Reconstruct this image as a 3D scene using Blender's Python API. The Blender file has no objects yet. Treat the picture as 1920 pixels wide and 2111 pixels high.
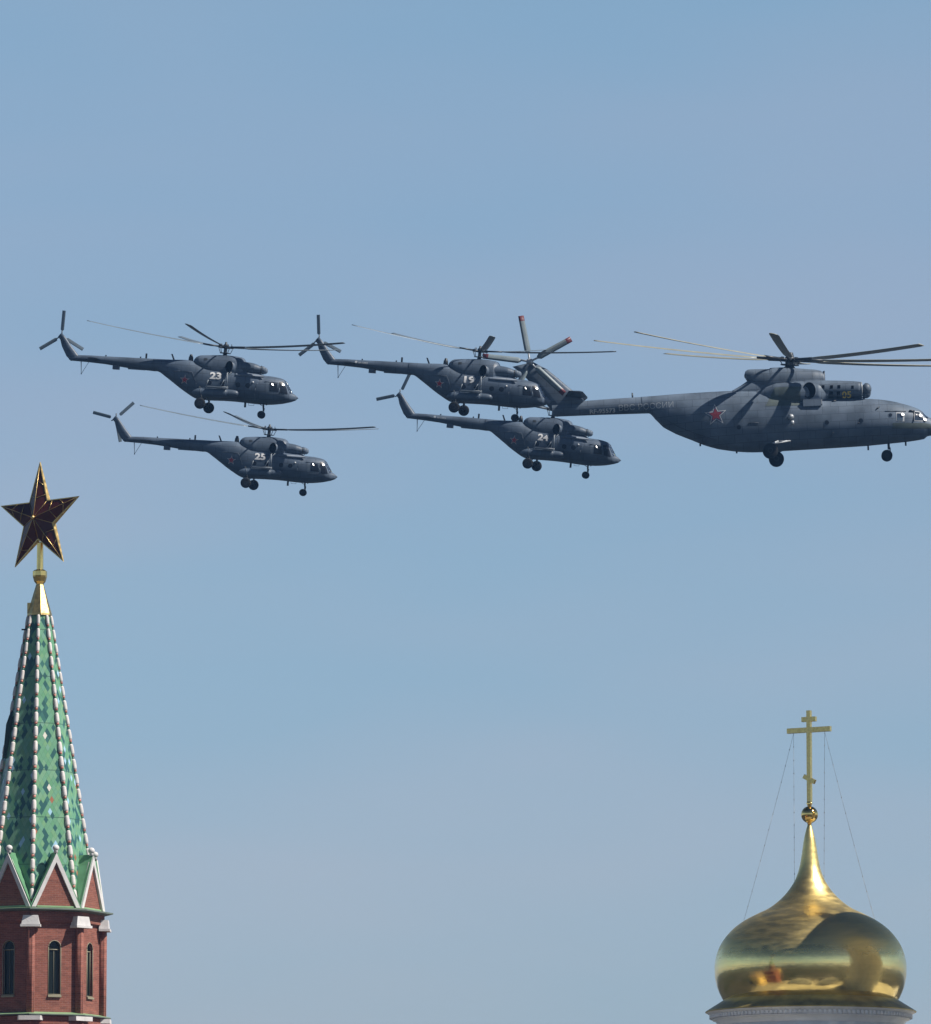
import bpy, bmesh, math, random
import numpy as np
from mathutils import Vector, Matrix, Euler
R = math.radians
random.seed(4)
scene = bpy.context.scene
COL = scene.collection

# ------------------------------------------------------------------ camera
F, PX, PY, PITCH, CZ = 13500.0, 960.0, 1055.5, R(8.0), 1.7
cd = bpy.data.cameras.new('camera')
cd.sensor_fit = 'HORIZONTAL'; cd.sensor_width = 36.0; cd.lens = 36.0 * F / 1920.0
cd.clip_start = 1.0; cd.clip_end = 60000.0
cam = bpy.data.objects.new('camera', cd); COL.objects.link(cam)
cam.location = (0, 0, CZ); cam.rotation_euler = (R(90) + PITCH, 0, 0)
scene.camera = cam
# ------------------------------------------------------------------ light
SUN_AZ, SUN_EL = 68.0, 48.0        # azimuth measured from -Y (towards the viewer) to +X
sd = Vector((math.sin(R(SUN_AZ)) * math.cos(R(SUN_EL)), -math.cos(R(SUN_AZ)) * math.cos(R(SUN_EL)), math.sin(R(SUN_EL))))
sl = bpy.data.lights.new('sun', 'SUN'); sl.energy = 5.0; sl.angle = R(0.53); sl.color = (1.0, .94, .86)
so = bpy.data.objects.new('sun', sl); COL.objects.link(so)
so.rotation_euler = sd.to_track_quat('Z', 'Y').to_euler(); so.location = (50, -50, 300)
scene.view_settings.view_transform = 'Standard'; scene.view_settings.look = 'None'
scene.view_settings.exposure = 0.5; scene.view_settings.gamma = 1.0
w = bpy.data.worlds.new('World'); scene.world = w; w.use_nodes = True
nt = w.node_tree; nt.nodes.clear()
N = nt.nodes.new; LK = nt.links.new
out = N('ShaderNodeOutputWorld'); bg = N('ShaderNodeBackground'); sky = N('ShaderNodeTexSky')
sky.sky_type = 'NISHITA'; sky.sun_disc = False; sky.sun_elevation = R(SUN_EL)
sky.sun_rotation = math.atan2(sd.x, sd.y); sky.altitude = 100; sky.air_density = 1.0; sky.dust_density = 0.6; sky.ozone_density = 1.8
bg.inputs['Strength'].default_value = 0.092
# thin high veil: patches of slightly pinker, paler air
tc = N('ShaderNodeTexCoord'); mp = N('ShaderNodeMapping'); mp.inputs['Scale'].default_value = (5, 5, 20); mp.inputs['Rotation'].default_value = (0, R(8), 0)
no = N('ShaderNodeTexNoise'); no.inputs['Scale'].default_value = 1.6; no.inputs['Detail'].default_value = 2.5; no.inputs['Roughness'].default_value = .45
cr = N('ShaderNodeValToRGB'); cr.color_ramp.elements[0].position = .36; cr.color_ramp.elements[1].position = .66
cr.color_ramp.elements[0].color = (.93, .995, 1.01, 1); cr.color_ramp.elements[1].color = (1.08, 1.015, 1.0, 1)
mx = N('ShaderNodeMix'); mx.data_type = 'RGBA'; mx.blend_type = 'MULTIPLY'; mx.inputs[0].default_value = 1.0
LK(tc.outputs['Generated'], mp.inputs[0]); LK(mp.outputs[0], no.inputs['Vector']); LK(no.outputs['Fac'], cr.inputs[0])
# elevation tint: extra darkening put into the upper sky colour to cut fill light
sx = N('ShaderNodeSeparateXYZ'); LK(tc.outputs['Generated'], sx.inputs[0]); er = N('ShaderNodeValToRGB'); er.color_ramp.elements[0].position = .05; er.color_ramp.elements[0].color = (.635, .61, .71, 1)
er.color_ramp.elements[1].position = .75; er.color_ramp.elements[1].color = (.15, .17, .22, 1)
for p_, c_ in ((.128, (.745, .745, .768)), (.156, (.85, .785, .785)), (.19, (.875, .865, .845)), (.216, (.93, .925, .875)), (.34, (.48, .48, .50))):
    e_ = er.color_ramp.elements.new(p_); e_.color = (*c_, 1)
LK(sx.outputs[2], er.inputs[0])
mx2 = N('ShaderNodeMix'); mx2.data_type = 'RGBA'; mx2.blend_type = 'MULTIPLY'; mx2.inputs[0].default_value = 1.0; LK(sky.outputs[0], mx2.inputs[6]); LK(er.outputs[0], mx2.inputs[7])
LK(mx2.outputs[2], mx.inputs[6]); LK(cr.outputs[0], mx.inputs[7]); LK(mx.outputs[2], bg.inputs[0]); LK(bg.outputs[0], out.inputs[0])

# ------------------------------------------------------------------ helpers
FW = Vector((0, math.cos(PITCH), math.sin(PITCH))); UP = Vector((0, -math.sin(PITCH), math.cos(PITCH)))
def at(px, py, Y):
    d = Vector(((px - PX) / F, 0, 0)) + FW + UP * ((PY - py) / F)
    return Vector((0, 0, CZ)) + d * (Y / d.y)
def scale_at(P): return F / (Vector(P) - Vector((0, 0, CZ))).dot(FW)      # px per metre

class B:
    """collects faces (with uv and material index) for one mesh object"""
    def __init__(s): s.v = []; s.f = []; s.uv = []; s.m = []; s.sm = []
    def face(s, pts, uv=None, m=0, smooth=False):
        i = len(s.v); s.v += [tuple(p) for p in pts]; s.f.append(tuple(range(i, i + len(pts))))
        s.uv.append(uv or [(0, 0)] * len(pts)); s.m.append(m); s.sm.append(smooth)
    def mesh(s, verts, faces, m=0, smooth=True, uvs=None):
        i = len(s.v); s.v += [tuple(p) for p in verts]
        for k, f in enumerate(faces):
            s.f.append(tuple(i + j for j in f)); s.m.append(m); s.sm.append(smooth)
            s.uv.append([uvs[j] for j in f] if uvs else [(0, 0)] * len(f))
    def box(s, c, d, m=0, M=None):
        c = Vector(c); M = M or Matrix()
        P = [M @ (c + Vector((x * d[0] / 2, y * d[1] / 2, z * d[2] / 2))) for x in (-1, 1) for y in (-1, 1) for z in (-1, 1)]
        s.mesh(P, [(0, 1, 3, 2), (4, 6, 7, 5), (0, 4, 5, 1), (2, 3, 7, 6), (0, 2, 6, 4), (1, 5, 7, 3)], m, False)
    def tube(s, a, b, r, r2=None, n=8, m=0, caps=True, smooth=True):
        a = Vector(a); b = Vector(b); r2 = r if r2 is None else r2
        d = (b - a); L = d.length
        q = d.to_track_quat('Z', 'Y').to_matrix()
        V = []; U = []
        for (p, rr, t) in ((a, r, 0), (b, r2, L)):
            for k in range(n):
                an = 2 * math.pi * k / n
                V.append(p + q @ Vector((rr * math.cos(an), rr * math.sin(an), 0))); U.append((k / n * 6.283 * r, t))
        s.mesh(V, [(k, (k + 1) % n, n + (k + 1) % n, n + k) for k in range(n)], m, smooth, U)
        if caps:
            s.mesh(V[:n], [tuple(reversed(range(n)))], m, False); s.mesh(V[n:], [tuple(range(n))], m, False)
    def lathe(s, o, prof, n=32, m=0, axis='Z', smooth=True, phase=0.0, uvs=False):
        """prof: list of (t along axis, radius)"""
        o = Vector(o); V = []; U = []
        for (t, r) in prof:
            for k in range(n):
                a = 2 * math.pi * k / n + phase; c, q = r * math.cos(a), r * math.sin(a)
                V.append(o + (Vector((c, q, t)) if axis == 'Z' else Vector((t, c, q)) if axis == 'X' else Vector((c, t, q)))); U.append((k / n * 2 * math.pi * max(r, 1e-3), t))
        Fs = []
        for i in range(len(prof) - 1):
            for k in range(n):
                Fs.append((i * n + k, i * n + (k + 1) % n, (i + 1) * n + (k + 1) % n, (i + 1) * n + k))
        s.mesh(V, Fs, m, smooth, U)
        for e in (0, len(prof) - 1):
            if prof[e][1] > 1e-4: s.mesh(V[e * n:(e + 1) * n], [tuple(range(n)) if e else tuple(reversed(range(n)))], m, False)
    def sphere(s, c, r, m=0, n=20, k=12, sc=(1, 1, 1)):
        c = Vector(c); V = []; Fs = []
        for i in range(k + 1):
            t = math.pi * i / k
            for j in range(n):
                a = 2 * math.pi * j / n
                V.append(c + Vector((r * math.sin(t) * math.cos(a) * sc[0], r * math.sin(t) * math.sin(a) * sc[1], r * math.cos(t) * sc[2])))
        for i in range(k):
            for j in range(n): Fs.append((i * n + j, (i + 1) * n + j, (i + 1) * n + (j + 1) % n, i * n + (j + 1) % n))
        s.mesh(V, Fs, m, True)
    def build(s, name, mats, parent=None, weld=True, fixn=True):
        me = bpy.data.meshes.new(name); me.from_pydata(s.v, [], s.f)
        if not isinstance(mats, (list, tuple)): mats = [mats]
        for mm in mats: me.materials.append(mm)
        ul = me.uv_layers.new(name='UVMap'); flat = [c for f in s.uv for u in f for c in u]; ul.data.foreach_set('uv', flat)
        me.polygons.foreach_set('material_index', s.m); me.polygons.foreach_set('use_smooth', s.sm)
        bm = bmesh.new(); bm.from_mesh(me)
        if weld: bmesh.ops.remove_doubles(bm, verts=bm.verts, dist=1e-5)
        if fixn: bmesh.ops.recalc_face_normals(bm, faces=bm.faces)
        bm.to_mesh(me); bm.free(); me.update()
        o = bpy.data.objects.new(name, me); COL.objects.link(o)
        if parent: o.parent = parent
        return o
def empty(name, loc=(0, 0, 0), parent=None):
    o = bpy.data.objects.new(name, None); COL.objects.link(o); o.location = loc; o.empty_display_size = .5
    if parent: o.parent = parent
    return o
def tag(o, label=None, cat=None, group=None, kind=None):
    for k, v in (('label', label), ('category', cat), ('group', group), ('kind', kind)):
        if v: o[k] = v
    return o

def mat(name, col, rough=.5, metal=0.0, spec=.5, var=0.0, vscale=1.5, bump=0.0, bscale=8.0, stretch=(1, 1, 1), panel=None, coat=0.0):
    m = bpy.data.materials.new(name); m.use_nodes = True; t = m.node_tree; b = t.nodes['Principled BSDF']
    b.inputs['Roughness'].default_value = rough; b.inputs['Metallic'].default_value = metal
    b.inputs['Specular IOR Level'].default_value = spec; b.inputs['Base Color'].default_value = (*col, 1)
    b.inputs['Coat Weight'].default_value = coat
    if var or bump or panel:
        c = t.nodes.new('ShaderNodeTexCoord'); mp = t.nodes.new('ShaderNodeMapping'); mp.inputs['Scale'].default_value = stretch
        t.links.new(c.outputs['Object'], mp.inputs[0])
    cur = None
    if var:
        n = t.nodes.new('ShaderNodeTexNoise'); n.inputs['Scale'].default_value = vscale; n.inputs['Detail'].default_value = 6
        t.links.new(mp.outputs[0], n.inputs['Vector'])
        r = t.nodes.new('ShaderNodeValToRGB'); r.color_ramp.elements[0].position = .3; r.color_ramp.elements[1].position = .7
        r.color_ramp.elements[0].color = (*[x * (1 - var) for x in col], 1); r.color_ramp.elements[1].color = (*[min(1, x * (1 + var)) for x in col], 1)
        t.links.new(n.outputs['Fac'], r.inputs[0]); cur = r.outputs[0]
        rr = t.nodes.new('ShaderNodeMapRange'); rr.inputs[3].default_value = max(.02, rough * (1 - var)); rr.inputs[4].default_value = min(1, rough * (1 + var))
        t.links.new(n.outputs['Fac'], rr.inputs[0]); t.links.new(rr.outputs[0], b.inputs['Roughness'])
    if panel:
        # riveted skin: thin darker seams on a lattice in side view
        sx, sz, dark = panel
        sp = t.nodes.new('ShaderNodeSeparateXYZ'); cb = t.nodes.new('ShaderNodeCombineXYZ'); t.links.new(c.outputs['Object'], sp.inputs[0])
        t.links.new(sp.outputs[0], cb.inputs[0]); t.links.new(sp.outputs[2], cb.inputs[1])
        br = t.nodes.new('ShaderNodeTexBrick'); br.inputs['Scale'].default_value = 1; br.inputs['Brick Width'].default_value = sx; br.inputs['Row Height'].default_value = sz
        br.inputs['Mortar Size'].default_value = .016; br.inputs['Color1'].default_value = (1, 1, 1, 1); br.inputs['Color2'].default_value = (.88, .9, .9, 1); br.inputs['Mortar'].default_value = (dark, dark, dark, 1)
        t.links.new(cb.outputs[0], br.inputs['Vector'])
        mm = t.nodes.new('ShaderNodeMix'); mm.data_type = 'RGBA'; mm.blend_type = 'MULTIPLY'; mm.inputs[0].default_value = 1
        if cur: t.links.new(cur, mm.inputs[6])
        else: mm.inputs[6].default_value = (*col, 1)
        t.links.new(br.outputs[0], mm.inputs[7]); cur = mm.outputs[2]
    if cur: t.links.new(cur, b.inputs['Base Color'])
    if bump:
        n = t.nodes.new('ShaderNodeTexNoise'); n.inputs['Scale'].default_value = bscale; n.inputs['Detail'].default_value = 4
        t.links.new(mp.outputs[0], n.inputs['Vector'])
        bp = t.nodes.new('ShaderNodeBump'); bp.inputs['Strength'].default_value = bump; bp.inputs['Distance'].default_value = .05
        t.links.new(n.outputs['Fac'], bp.inputs['Height']); t.links.new(bp.outputs[0], b.inputs['Normal'])
    return m

# ================================================================== HELICOPTERS
PAINT = mat('grey_blue_paint', (.092, .118, .155), .5, spec=.25, var=.3, vscale=.6, panel=(1.3, .62, .5), bump=.05, bscale=2.2)
PAINT2 = mat('dark_grey_paint', (.062, .086, .122), .5, var=.32, vscale=.6, panel=(1.1, .55, .5), bump=.05, bscale=2.5)
SOOT = mat('soot_stained_paint', (.045, .062, .058), .6, var=.3, vscale=1.2)
DARKM = mat('dark_metal', (.03, .035, .04), .45, metal=.3, var=.2)
GREYM = mat('light_grey_metal', (.3, .32, .34), .4, metal=.2, var=.15)
TRUSS = mat('weathered_grey_struts', (.2, .23, .26), .5)
STARB = mat('blue_star_marking', (.03, .04, .08), .5)
BLADEH = mat('ochre_grey_blade_paint', (.26, .26, .21), .45, var=.12)
BLADE = mat('blade_paint', (.125, .16, .19), .38, var=.12, vscale=1.0)
BLADEL = mat('light_blade_paint', (.15, .185, .20), .5, spec=.3, var=.12, vscale=1.0)
REDP = mat('red_blade_tip', (.085, .01, .016), .5)
RUBBER = mat('tyre_rubber', (.012, .013, .015), .8, spec=.15, var=.2)
RIM = mat('wheel_rim', (.02, .023, .028), .6, spec=.2)
GLASS = mat('cockpit_glass', (.02, .028, .04), .10, spec=1.0, coat=1.0)
LGLASS = mat('glint_glass', (.02, .028, .04), .17, spec=1.0, coat=.6)
PANE = mat('dark_window', (.008, .011, .018), .3, spec=.25)
HOLE = mat('dark_opening', (.005, .006, .009), .9, spec=0.0)
WHITE = mat('white_marking', (.55, .55, .55), .5, var=.08)
PALEW = mat('faded_white_marking', (.36, .38, .4), .5)
FAINT = mat('faint_grey_marking', (.27, .3, .33), .5)
STARR = mat('red_star_marking', (.17, .014, .022), .5)
YELLOW = mat('yellow_marking', (.62, .45, .08), .5)

def interp(pts, x):
    if x <= pts[0][0]: return pts[0][1]
    for (a, b) in zip(pts, pts[1:]):
        if x <= b[0]: return a[1] + (b[1] - a[1]) * (x - a[0]) / max(1e-9, b[0] - a[0])
    return pts[-1][1]

class Loft:
    def __init__(s, top, bot, hw, n=2.2, yc=0.0):
        s.top, s.bot, s.hw, s.n, s.yc = top, bot, hw, n, yc
        s.x0 = max(top[0][0], bot[0][0]) if False else min(top[0][0], bot[0][0]); s.x1 = max(top[-1][0], bot[-1][0])
    def sec(s, x): return interp(s.bot, x), interp(s.top, x), interp(s.hw, x)
    def surf(s, x, z):
        zb, zt, h = s.sec(x); zc = (zb + zt) / 2; H = max(1e-3, (zt - zb) / 2); t = min(1, abs((z - zc) / H))
        return h * max(0, 1 - t ** s.n) ** (1 / s.n)
    def add(s, b, m=0, ns=60, nr=32, x0=None, x1=None):
        x0 = s.x0 if x0 is None else x0; x1 = s.x1 if x1 is None else x1
        xs = sorted(set([x0 + (x1 - x0) * i / ns for i in range(ns + 1)] + [q for q in [p[0] for p in s.top + s.bot + s.hw] if x0 < q < x1]))
        V = []
        for x in xs:
            zb, zt, h = s.sec(x); zc = (zb + zt) / 2; H = max(1e-3, (zt - zb) / 2); h = max(h, 1e-3)
            for k in range(nr):
                a = 2 * math.pi * k / nr; c, q = math.cos(a), math.sin(a)
                V.append((x, s.yc + h * math.copysign(abs(c) ** (2 / s.n), c), zc + H * math.copysign(abs(q) ** (2 / s.n), q)))
        Fs = [(i * nr + k, i * nr + (k + 1) % nr, (i + 1) * nr + (k + 1) % nr, (i + 1) * nr + k) for i in range(len(xs) - 1) for k in range(nr)]
        Fs += [tuple(reversed(range(nr))), tuple((len(xs) - 1) * nr + k for k in range(nr))]
        b.mesh(V, Fs, m, True)
        return b
def smooth_pts(p, n=4):
    """Catmull-Rom resampling so lofts have no kinks"""
    out = []
    for i in range(len(p) - 1):
        p0, p1, p2, p3 = p[max(0, i - 1)], p[i], p[i + 1], p[min(len(p) - 1, i + 2)]
        for k in range(n):
            t = k / n
            z = .5 * (2 * p1[1] + (p2[1] - p0[1]) * t + (2 * p0[1] - 5 * p1[1] + 4 * p2[1] - p3[1]) * t * t + (3 * p1[1] - p0[1] - 3 * p2[1] + p3[1]) * t ** 3)
            out.append((p1[0] + (p2[0] - p1[0]) * t, z))
    out.append(p[-1]); return out

def decal(b, verts2, faces, surf, off=.012, m=0, side=-1, maxlen=.12):
    """lays a flat 2-D figure (x, z) onto the starboard skin, following its curve"""
    bm = bmesh.new(); vs = [bm.verts.new((x, 0, z)) for x, z in verts2]
    for f in faces:
        try: bm.faces.new([vs[i] for i in f])
        except ValueError: pass
    bmesh.ops.triangulate(bm, faces=bm.faces)
    for _ in range(5):
        es = [e for e in bm.edges if e.calc_length() > maxlen]
        if not es: break
        bmesh.ops.subdivide_edges(bm, edges=es, cuts=1)
        bmesh.ops.triangulate(bm, faces=bm.faces)
    bm.verts.index_update()
    V = [(v.co.x, side * (surf(v.co.x, v.co.z) + off), v.co.z) for v in bm.verts]
    b.mesh(V, [tuple(v.index for v in f.verts) for f in bm.faces], m, True); bm.free()
def quad2(p): return (p, [tuple(range(len(p)))])
def disc2(cx, cz, rx, rz=None, n=20):
    rz = rz or rx
    return ([(cx + rx * math.cos(2 * math.pi * k / n), cz + rz * math.sin(2 * math.pi * k / n)) for k in range(n)], [tuple(range(n))])
def star2(cx, cz, r, rot=0.0, inner=.39):
    P = [(cx, cz)]
    for k in range(10):
        a = R(90 + 36 * k) + rot; rr = r if k % 2 == 0 else r * inner
        P.append((cx + rr * math.cos(a), cz + rr * math.sin(a)))
    return P, [(0, 1 + k, 1 + (k + 1) % 10) for k in range(10)]
def text2(body, size, offset=0.0, fit=None):
    """outline lettering as 2-D vertices and faces, lower left corner at (0, 0)"""
    c = bpy.data.curves.new('t', 'FONT'); c.body = body; c.size = size; c.offset = offset; c.resolution_u = 3
    o = bpy.data.objects.new('t', c); COL.objects.link(o); bpy.context.view_layer.update()
    me = bpy.data.meshes.new_from_object(o.evaluated_get(bpy.context.evaluated_depsgraph_get()))
    V = [(v.co.x, v.co.y) for v in me.vertices]; Fs = [tuple(p.vertices) for p in me.polygons]
    bpy.data.objects.remove(o); bpy.data.curves.remove(c); bpy.data.meshes.remove(me)
    x0 = min(v[0] for v in V); x1 = max(v[0] for v in V); y0 = min(v[1] for v in V); y1 = max(v[1] for v in V)
    fx, fy = (fit[0] / (x1 - x0), fit[1] / (y1 - y0)) if fit else (1, 1)
    return [((x - x0) * fx, (y - y0) * fy) for x, y in V], Fs
def place2(t, x, z, rot=0.0):
    c, s = math.cos(rot), math.sin(rot)
    return [(x + u * c - v * s, z + u * s + v * c) for u, v in t[0]], t[1]

def mkL(ox, oy, a, k, psi, e, yaw=None):
    yaw = psi if yaw is None else yaw
    ca, sa = math.cos(a), math.sin(a)
    def L(px, py, near=0.0):
        dx = px - ox + near * math.sin(yaw) * k; dy = py - oy + near * math.sin(e) * k
        return ((dx * ca + dy * sa) / (k * math.cos(psi)), (dx * sa - dy * ca) / k)
    return L

def blade_mesh(r0, r1, chord, thick, cone, curve, pitch0, pitch1, cuff, tip=None, swept=.25):
    """one blade along +X; leading edge towards -Y; collective pitch lifts the leading edge"""
    b = B()
    b.tube((cuff[0], 0, math.tan(cone) * cuff[0]), (r0, 0, math.tan(cone) * r0), cuff[1], cuff[2], 10, 1)
    prof = [(-.28, 0), (-.24, .42), (-.12, .75), (.08, .85), (.35, .6), (.72, .05), (.72, -.05), (.35, -.3), (.08, -.5), (-.12, -.5), (-.24, -.32)]
    n = 26; V = []; cols = len(prof)
    for i in range(n + 1):
        t = i / n; r = r0 + (r1 - r0) * t; z = math.tan(cone) * r + curve * t * t
        p = pitch0 + (pitch1 - pitch0) * t; c = chord * (min(1, .45 + t * 9) if t < .06 else 1) * (.8 if i == n else 1); cp, sp = math.cos(p), math.sin(p)
        for (u, h) in prof:
            y = u * c; zz = h * thick
            V.append((r, y * cp + zz * sp, z - y * sp + zz * cp))
    Fs = [[], []]
    for i in range(n):
        mi = 1 if (tip and i >= n * (1 - tip)) else 0
        for k in range(cols): Fs[mi].append((i * cols + k, i * cols + (k + 1) % cols, (i + 1) * cols + (k + 1) % cols, (i + 1) * cols + k))
    b.mesh(V, Fs[0] + [tuple(reversed(range(cols))), tuple(n * cols + k for k in range(cols))], 0, True)
    if Fs[1]: b.mesh(V, Fs[1], 2, True)
    return b

def wheel(parent, c, r, wd, name='main_wheel'):
    b = B(); x, y, z = c
    b.lathe((x, y, z), [(-wd / 2, r * .55), (-wd / 2, r * .82), (-wd * .36, r * .95), (-wd * .15, r), (wd * .15, r), (wd * .36, r * .95), (wd / 2, r * .82), (wd / 2, r * .55)], 32, 0, 'Y')
    o = b.build(name, RUBBER, parent)
    h = B(); h.lathe((x, y, z), [(-wd * .46, r * .1), (-wd * .52, r * .3), (-wd * .44, r * .54), (wd * .44, r * .54), (wd * .52, r * .3), (wd * .46, r * .1)], 24, 0, 'Y')
    h.build('rim', RIM, o)
    return o

def pilot(parent, x, y, z):
    """seated crew member seen behind the glass: head with headset, shoulders, arms"""
    b = B()
    b.sphere((x, y, z), .12, 0, 14, 10, (.95, .8, 1.15)); b.sphere((x - .01, y, z + .03), .135, 1, 14, 10, (1, .9, 1.0))
    b.tube((x, y, z - .1), (x - .02, y, z - .22), .06, .07, 8, 0)
    b.sphere((x - .03, y, z - .42), .23, 2, 14, 10, (.7, 1.0, 1.1))
    return b

def lens(b, c, n, r, Rc, side=-1, m=0, ns=20, nr=5):
    """an added glass cap that catches a sun glint: spherical front of radius Rc facing n, flat back"""
    n = Vector((n[0], n[1] * -side, n[2])).normalized(); c = Vector(c); e = n.orthogonal().normalized(); f = n.cross(e); V = [c + n * (Rc - Rc * 0)] ; V = [c + n * .05]; Fs = []
    for i in range(1, nr + 1):
        q = r * i / nr; h = .05 - (Rc - math.sqrt(Rc * Rc - q * q))
        for k in range(ns): a = 2 * math.pi * k / ns; V.append(c + n * h + e * (q * math.cos(a)) + f * (q * math.sin(a)))
    for k in range(ns): Fs.append((0, 1 + k, 1 + (k + 1) % ns))
    for i in range(nr - 1):
        for k in range(ns): Fs.append((1 + i * ns + k, 1 + (i + 1) * ns + k, 1 + (i + 1) * ns + (k + 1) % ns, 1 + i * ns + (k + 1) % ns))
    b.mesh(V, Fs, m, True); j = 1 + (nr - 1) * ns; W = V[j:] + [v - n * .25 for v in V[j:]]
    b.mesh(W, [(k, ns + k, ns + (k + 1) % ns, (k + 1) % ns) for k in range(ns)] + [tuple(ns + k for k in range(ns))], m, False)
def half_body(loc, ang):
    v = (Vector((0, 0, CZ)) - Vector(loc)).normalized(); return Euler([R(q) for q in ang], 'XYZ').to_matrix().inverted() @ (sd + v).normalized()
HB = half_body((-5, 505, 80), (5.3, 5.2, -7.4)); HB2 = Vector((.25, -.93, .25)); HH = half_body((30, 504, 80.4), (.5, -2.65, -2.5))
cowref = []
def make_transport():
    a0 = R(3.8); L = mkL(465.5, 790, a0, 27.0, R(6.5), R(4.8))
    t = empty('transport_helicopter')
    P2 = lambda pts, near=0: [L(x, y, near) for x, y in pts]
    # ---- fuselage
    top = smooth_pts(P2([(318, 739.8), (354.4, 741.7), (387, 742.7), (405, 747), (430, 756), (470, 759), (515, 764), (535, 769.5), (545, 774.8), (560, 776.5), (573.6, 779), (582, 781.5), (588, 785), (594, 796), (600, 808.5), (607, 813.6), (612.3, 817.6), (614.8, 820.6)]), 3)
    bot = smooth_pts(P2([(318, 765.4), (328, 766.6), (341, 776), (354.4, 786.5), (370, 799), (387, 811.2), (403, 821), (415, 824), (445, 825.5), (485, 828), (534.3, 833.6), (560, 834.3), (583.4, 832.3), (600, 829), (609, 826), (614.8, 821.4)]), 3)
    hw = smooth_pts([(L(318, 785)[0], .46), (L(341, 785)[0], .60), (L(370, 785)[0], .95), (L(400, 785)[0], 1.16), (L(430, 785)[0], 1.25), (L(535, 785)[0], 1.25), (L(560, 785)[0], 1.2), (L(578, 785)[0], 1.06), (L(592, 785)[0], .85), (L(603, 785)[0], .5), (L(611, 785)[0], .2), (L(614.8, 785)[0], .03)], 3)
    fus = Loft(top, bot, hw, 2.5)
    b = B(); fus.add(b, 0, 90, 40); t['_'] = 0
    fo = b.build('fuselage', PAINT2, t)
    # belly antennas and gear fairing go with the fuselage
    q = B()
    for (x, y, h) in ((507, 830, .38),):
        X, Z = L(x, y); q.box((X, -.2, Z - h / 2 + .05), (.16, .04, h + .1)); q.build('belly_antenna', DARKM, t); q = B()
    X, Z = L(549, 832); q.tube((X, .1, Z), (X + .02, .1, Z - .12), .05); q.build('drain_pipe', DARKM, t); q = B(); X1, Z1 = L(512, 830); X2, Z2 = L(523, 831)
    for a, c in (((X1, .3, Z1), (X1, .3, Z1 - .18)), ((X1, .3, Z1 - .18), (X2, .3, Z2 - .16)), ((X2, .3, Z2 - .16), (X2, .3, Z2))): q.tube(a, c, .012)
    q.build('wire_antenna', DARKM, t)
    # cockpit glazing
    def pane(name, pts, mt, near=1.05, off=.012, parent=t, side=-1):
        g = B(); decal(g, *quad2([L(x, y, near) for x, y in pts]), fus.surf, off, 0, side); return g.build(name, mt, parent)
    door = pane('side_door', [(547.8, 787.5), (573.5, 789), (576.5, 812.5), (549.5, 812)], PAINT, 1.15, .012)
    for sd_ in (-1, 1):
        gl = pane('cockpit_window', [(557, 789.2), (571.8, 790.6), (574.5, 808.5), (556.5, 806.5)], PANE, 1.1, .03, t, sd_)
        gl = pane('cockpit_window', [(575.8, 787.5), (583, 786.0), (590.5, 801), (592.8, 812.2), (577.5, 810)], PANE, .95, .03, t, sd_)
        gl = pane('windscreen', [(585.6, 784.6), (588.2, 785.4), (601.3, 810), (597.5, 811.3), (592.3, 800)], GLASS, .7, .03, t, sd_)
    for sd_ in (-1, 1):
        for (x_, y_, r_, o_, nm_) in ((562.8, 792.5, .16, -.03, 'glint_blister'), (583.0, 792.5, .15, -.04, 'glint_quarter_cap')):
            X, Z = L(x_, y_, 1.1); g = B(); lens(g, (X, sd_ * (fus.surf(X, Z) + o_), Z), HB if y_ < 797 else HB2, r_, 1.7, sd_); g.build(nm_, LGLASS, t)  # glass caps added and tilted to flash a sun glint at the camera
    # door rails and hinge lines
    q = B()
    def line3(pts, r=.02, near=1.2, off=.03, b=q, side=-1):
        pp = []
        for (x, y) in pts:
            X, Z = L(x, y, near); pp.append((X, side * (fus.surf(X, Z) + off), Z))
        bb2 = B()
        for u, v in zip(pp, pp[1:]): bb2.tube(u, v, r, n=6)
        bb2.build('trim_strip', PAINT, t)
    line3([(526, 823), (526, 812), (528, 800), (532, 790)], .014); line3([(573.5, 789), (575.5, 799), (577, 811)], .03)
    line3([(546.5, 786.5), (560, 787.3), (573, 788.5)], .025)
    line3([(340, 766), (372, 764), (398, 767), (406, 790), (404, 818)], .014)
    # round cabin windows with dark panes
    for (x, y) in ((433, 789.5), (460, 791.5), (492, 793.5), (512, 795)):
        g = B(); X, Z = L(x, y, 1.2)
        decal(g, *disc2(X, Z, .235), fus.surf, .010, 0); o = g.build('cabin_window', PAINT, t)
        g = B(); decal(g, *disc2(X, Z, .19), fus.surf, .018, 0); g.build('pane', PANE, o)
    # star marking on the rear doors
    g = B(); X, Z = L(382.8, 783.2, .9); decal(g, *star2(X, Z, .40, -a0), fus.surf, .012, 0); decal(g, *star2(X, Z, .31, -a0), fus.surf, .02, 1, maxlen=.1); decal(g, *star2(X, Z, .28, -a0, .45), fus.surf, .028, 2, maxlen=.1)
    g.build('star_marking', [WHITE, STARB, mat('bright_red_star_marking', (.34, .02, .03), .5)], t)
    # landing light and small lamps
    g = B(); X, Z = L(522.5, 788, 1.25); g.sphere((X, -fus.surf(X, Z) - .02, Z), .07); g.build('position_lamp', WHITE, t)
    # ---- upper cowling
    ctop = smooth_pts(P2([(399, 746.5), (401.5, 740), (407, 735.5), (414, 733), (432, 732.6), (452, 732.6), (470, 733), (486, 735), (498, 737.3), (504, 740.5), (508, 747)]), 3)
    cbot = P2([(399, 748.5), (402, 754), (420, 775), (440, 790), (470, 794), (500, 794), (508, 775)])
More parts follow.
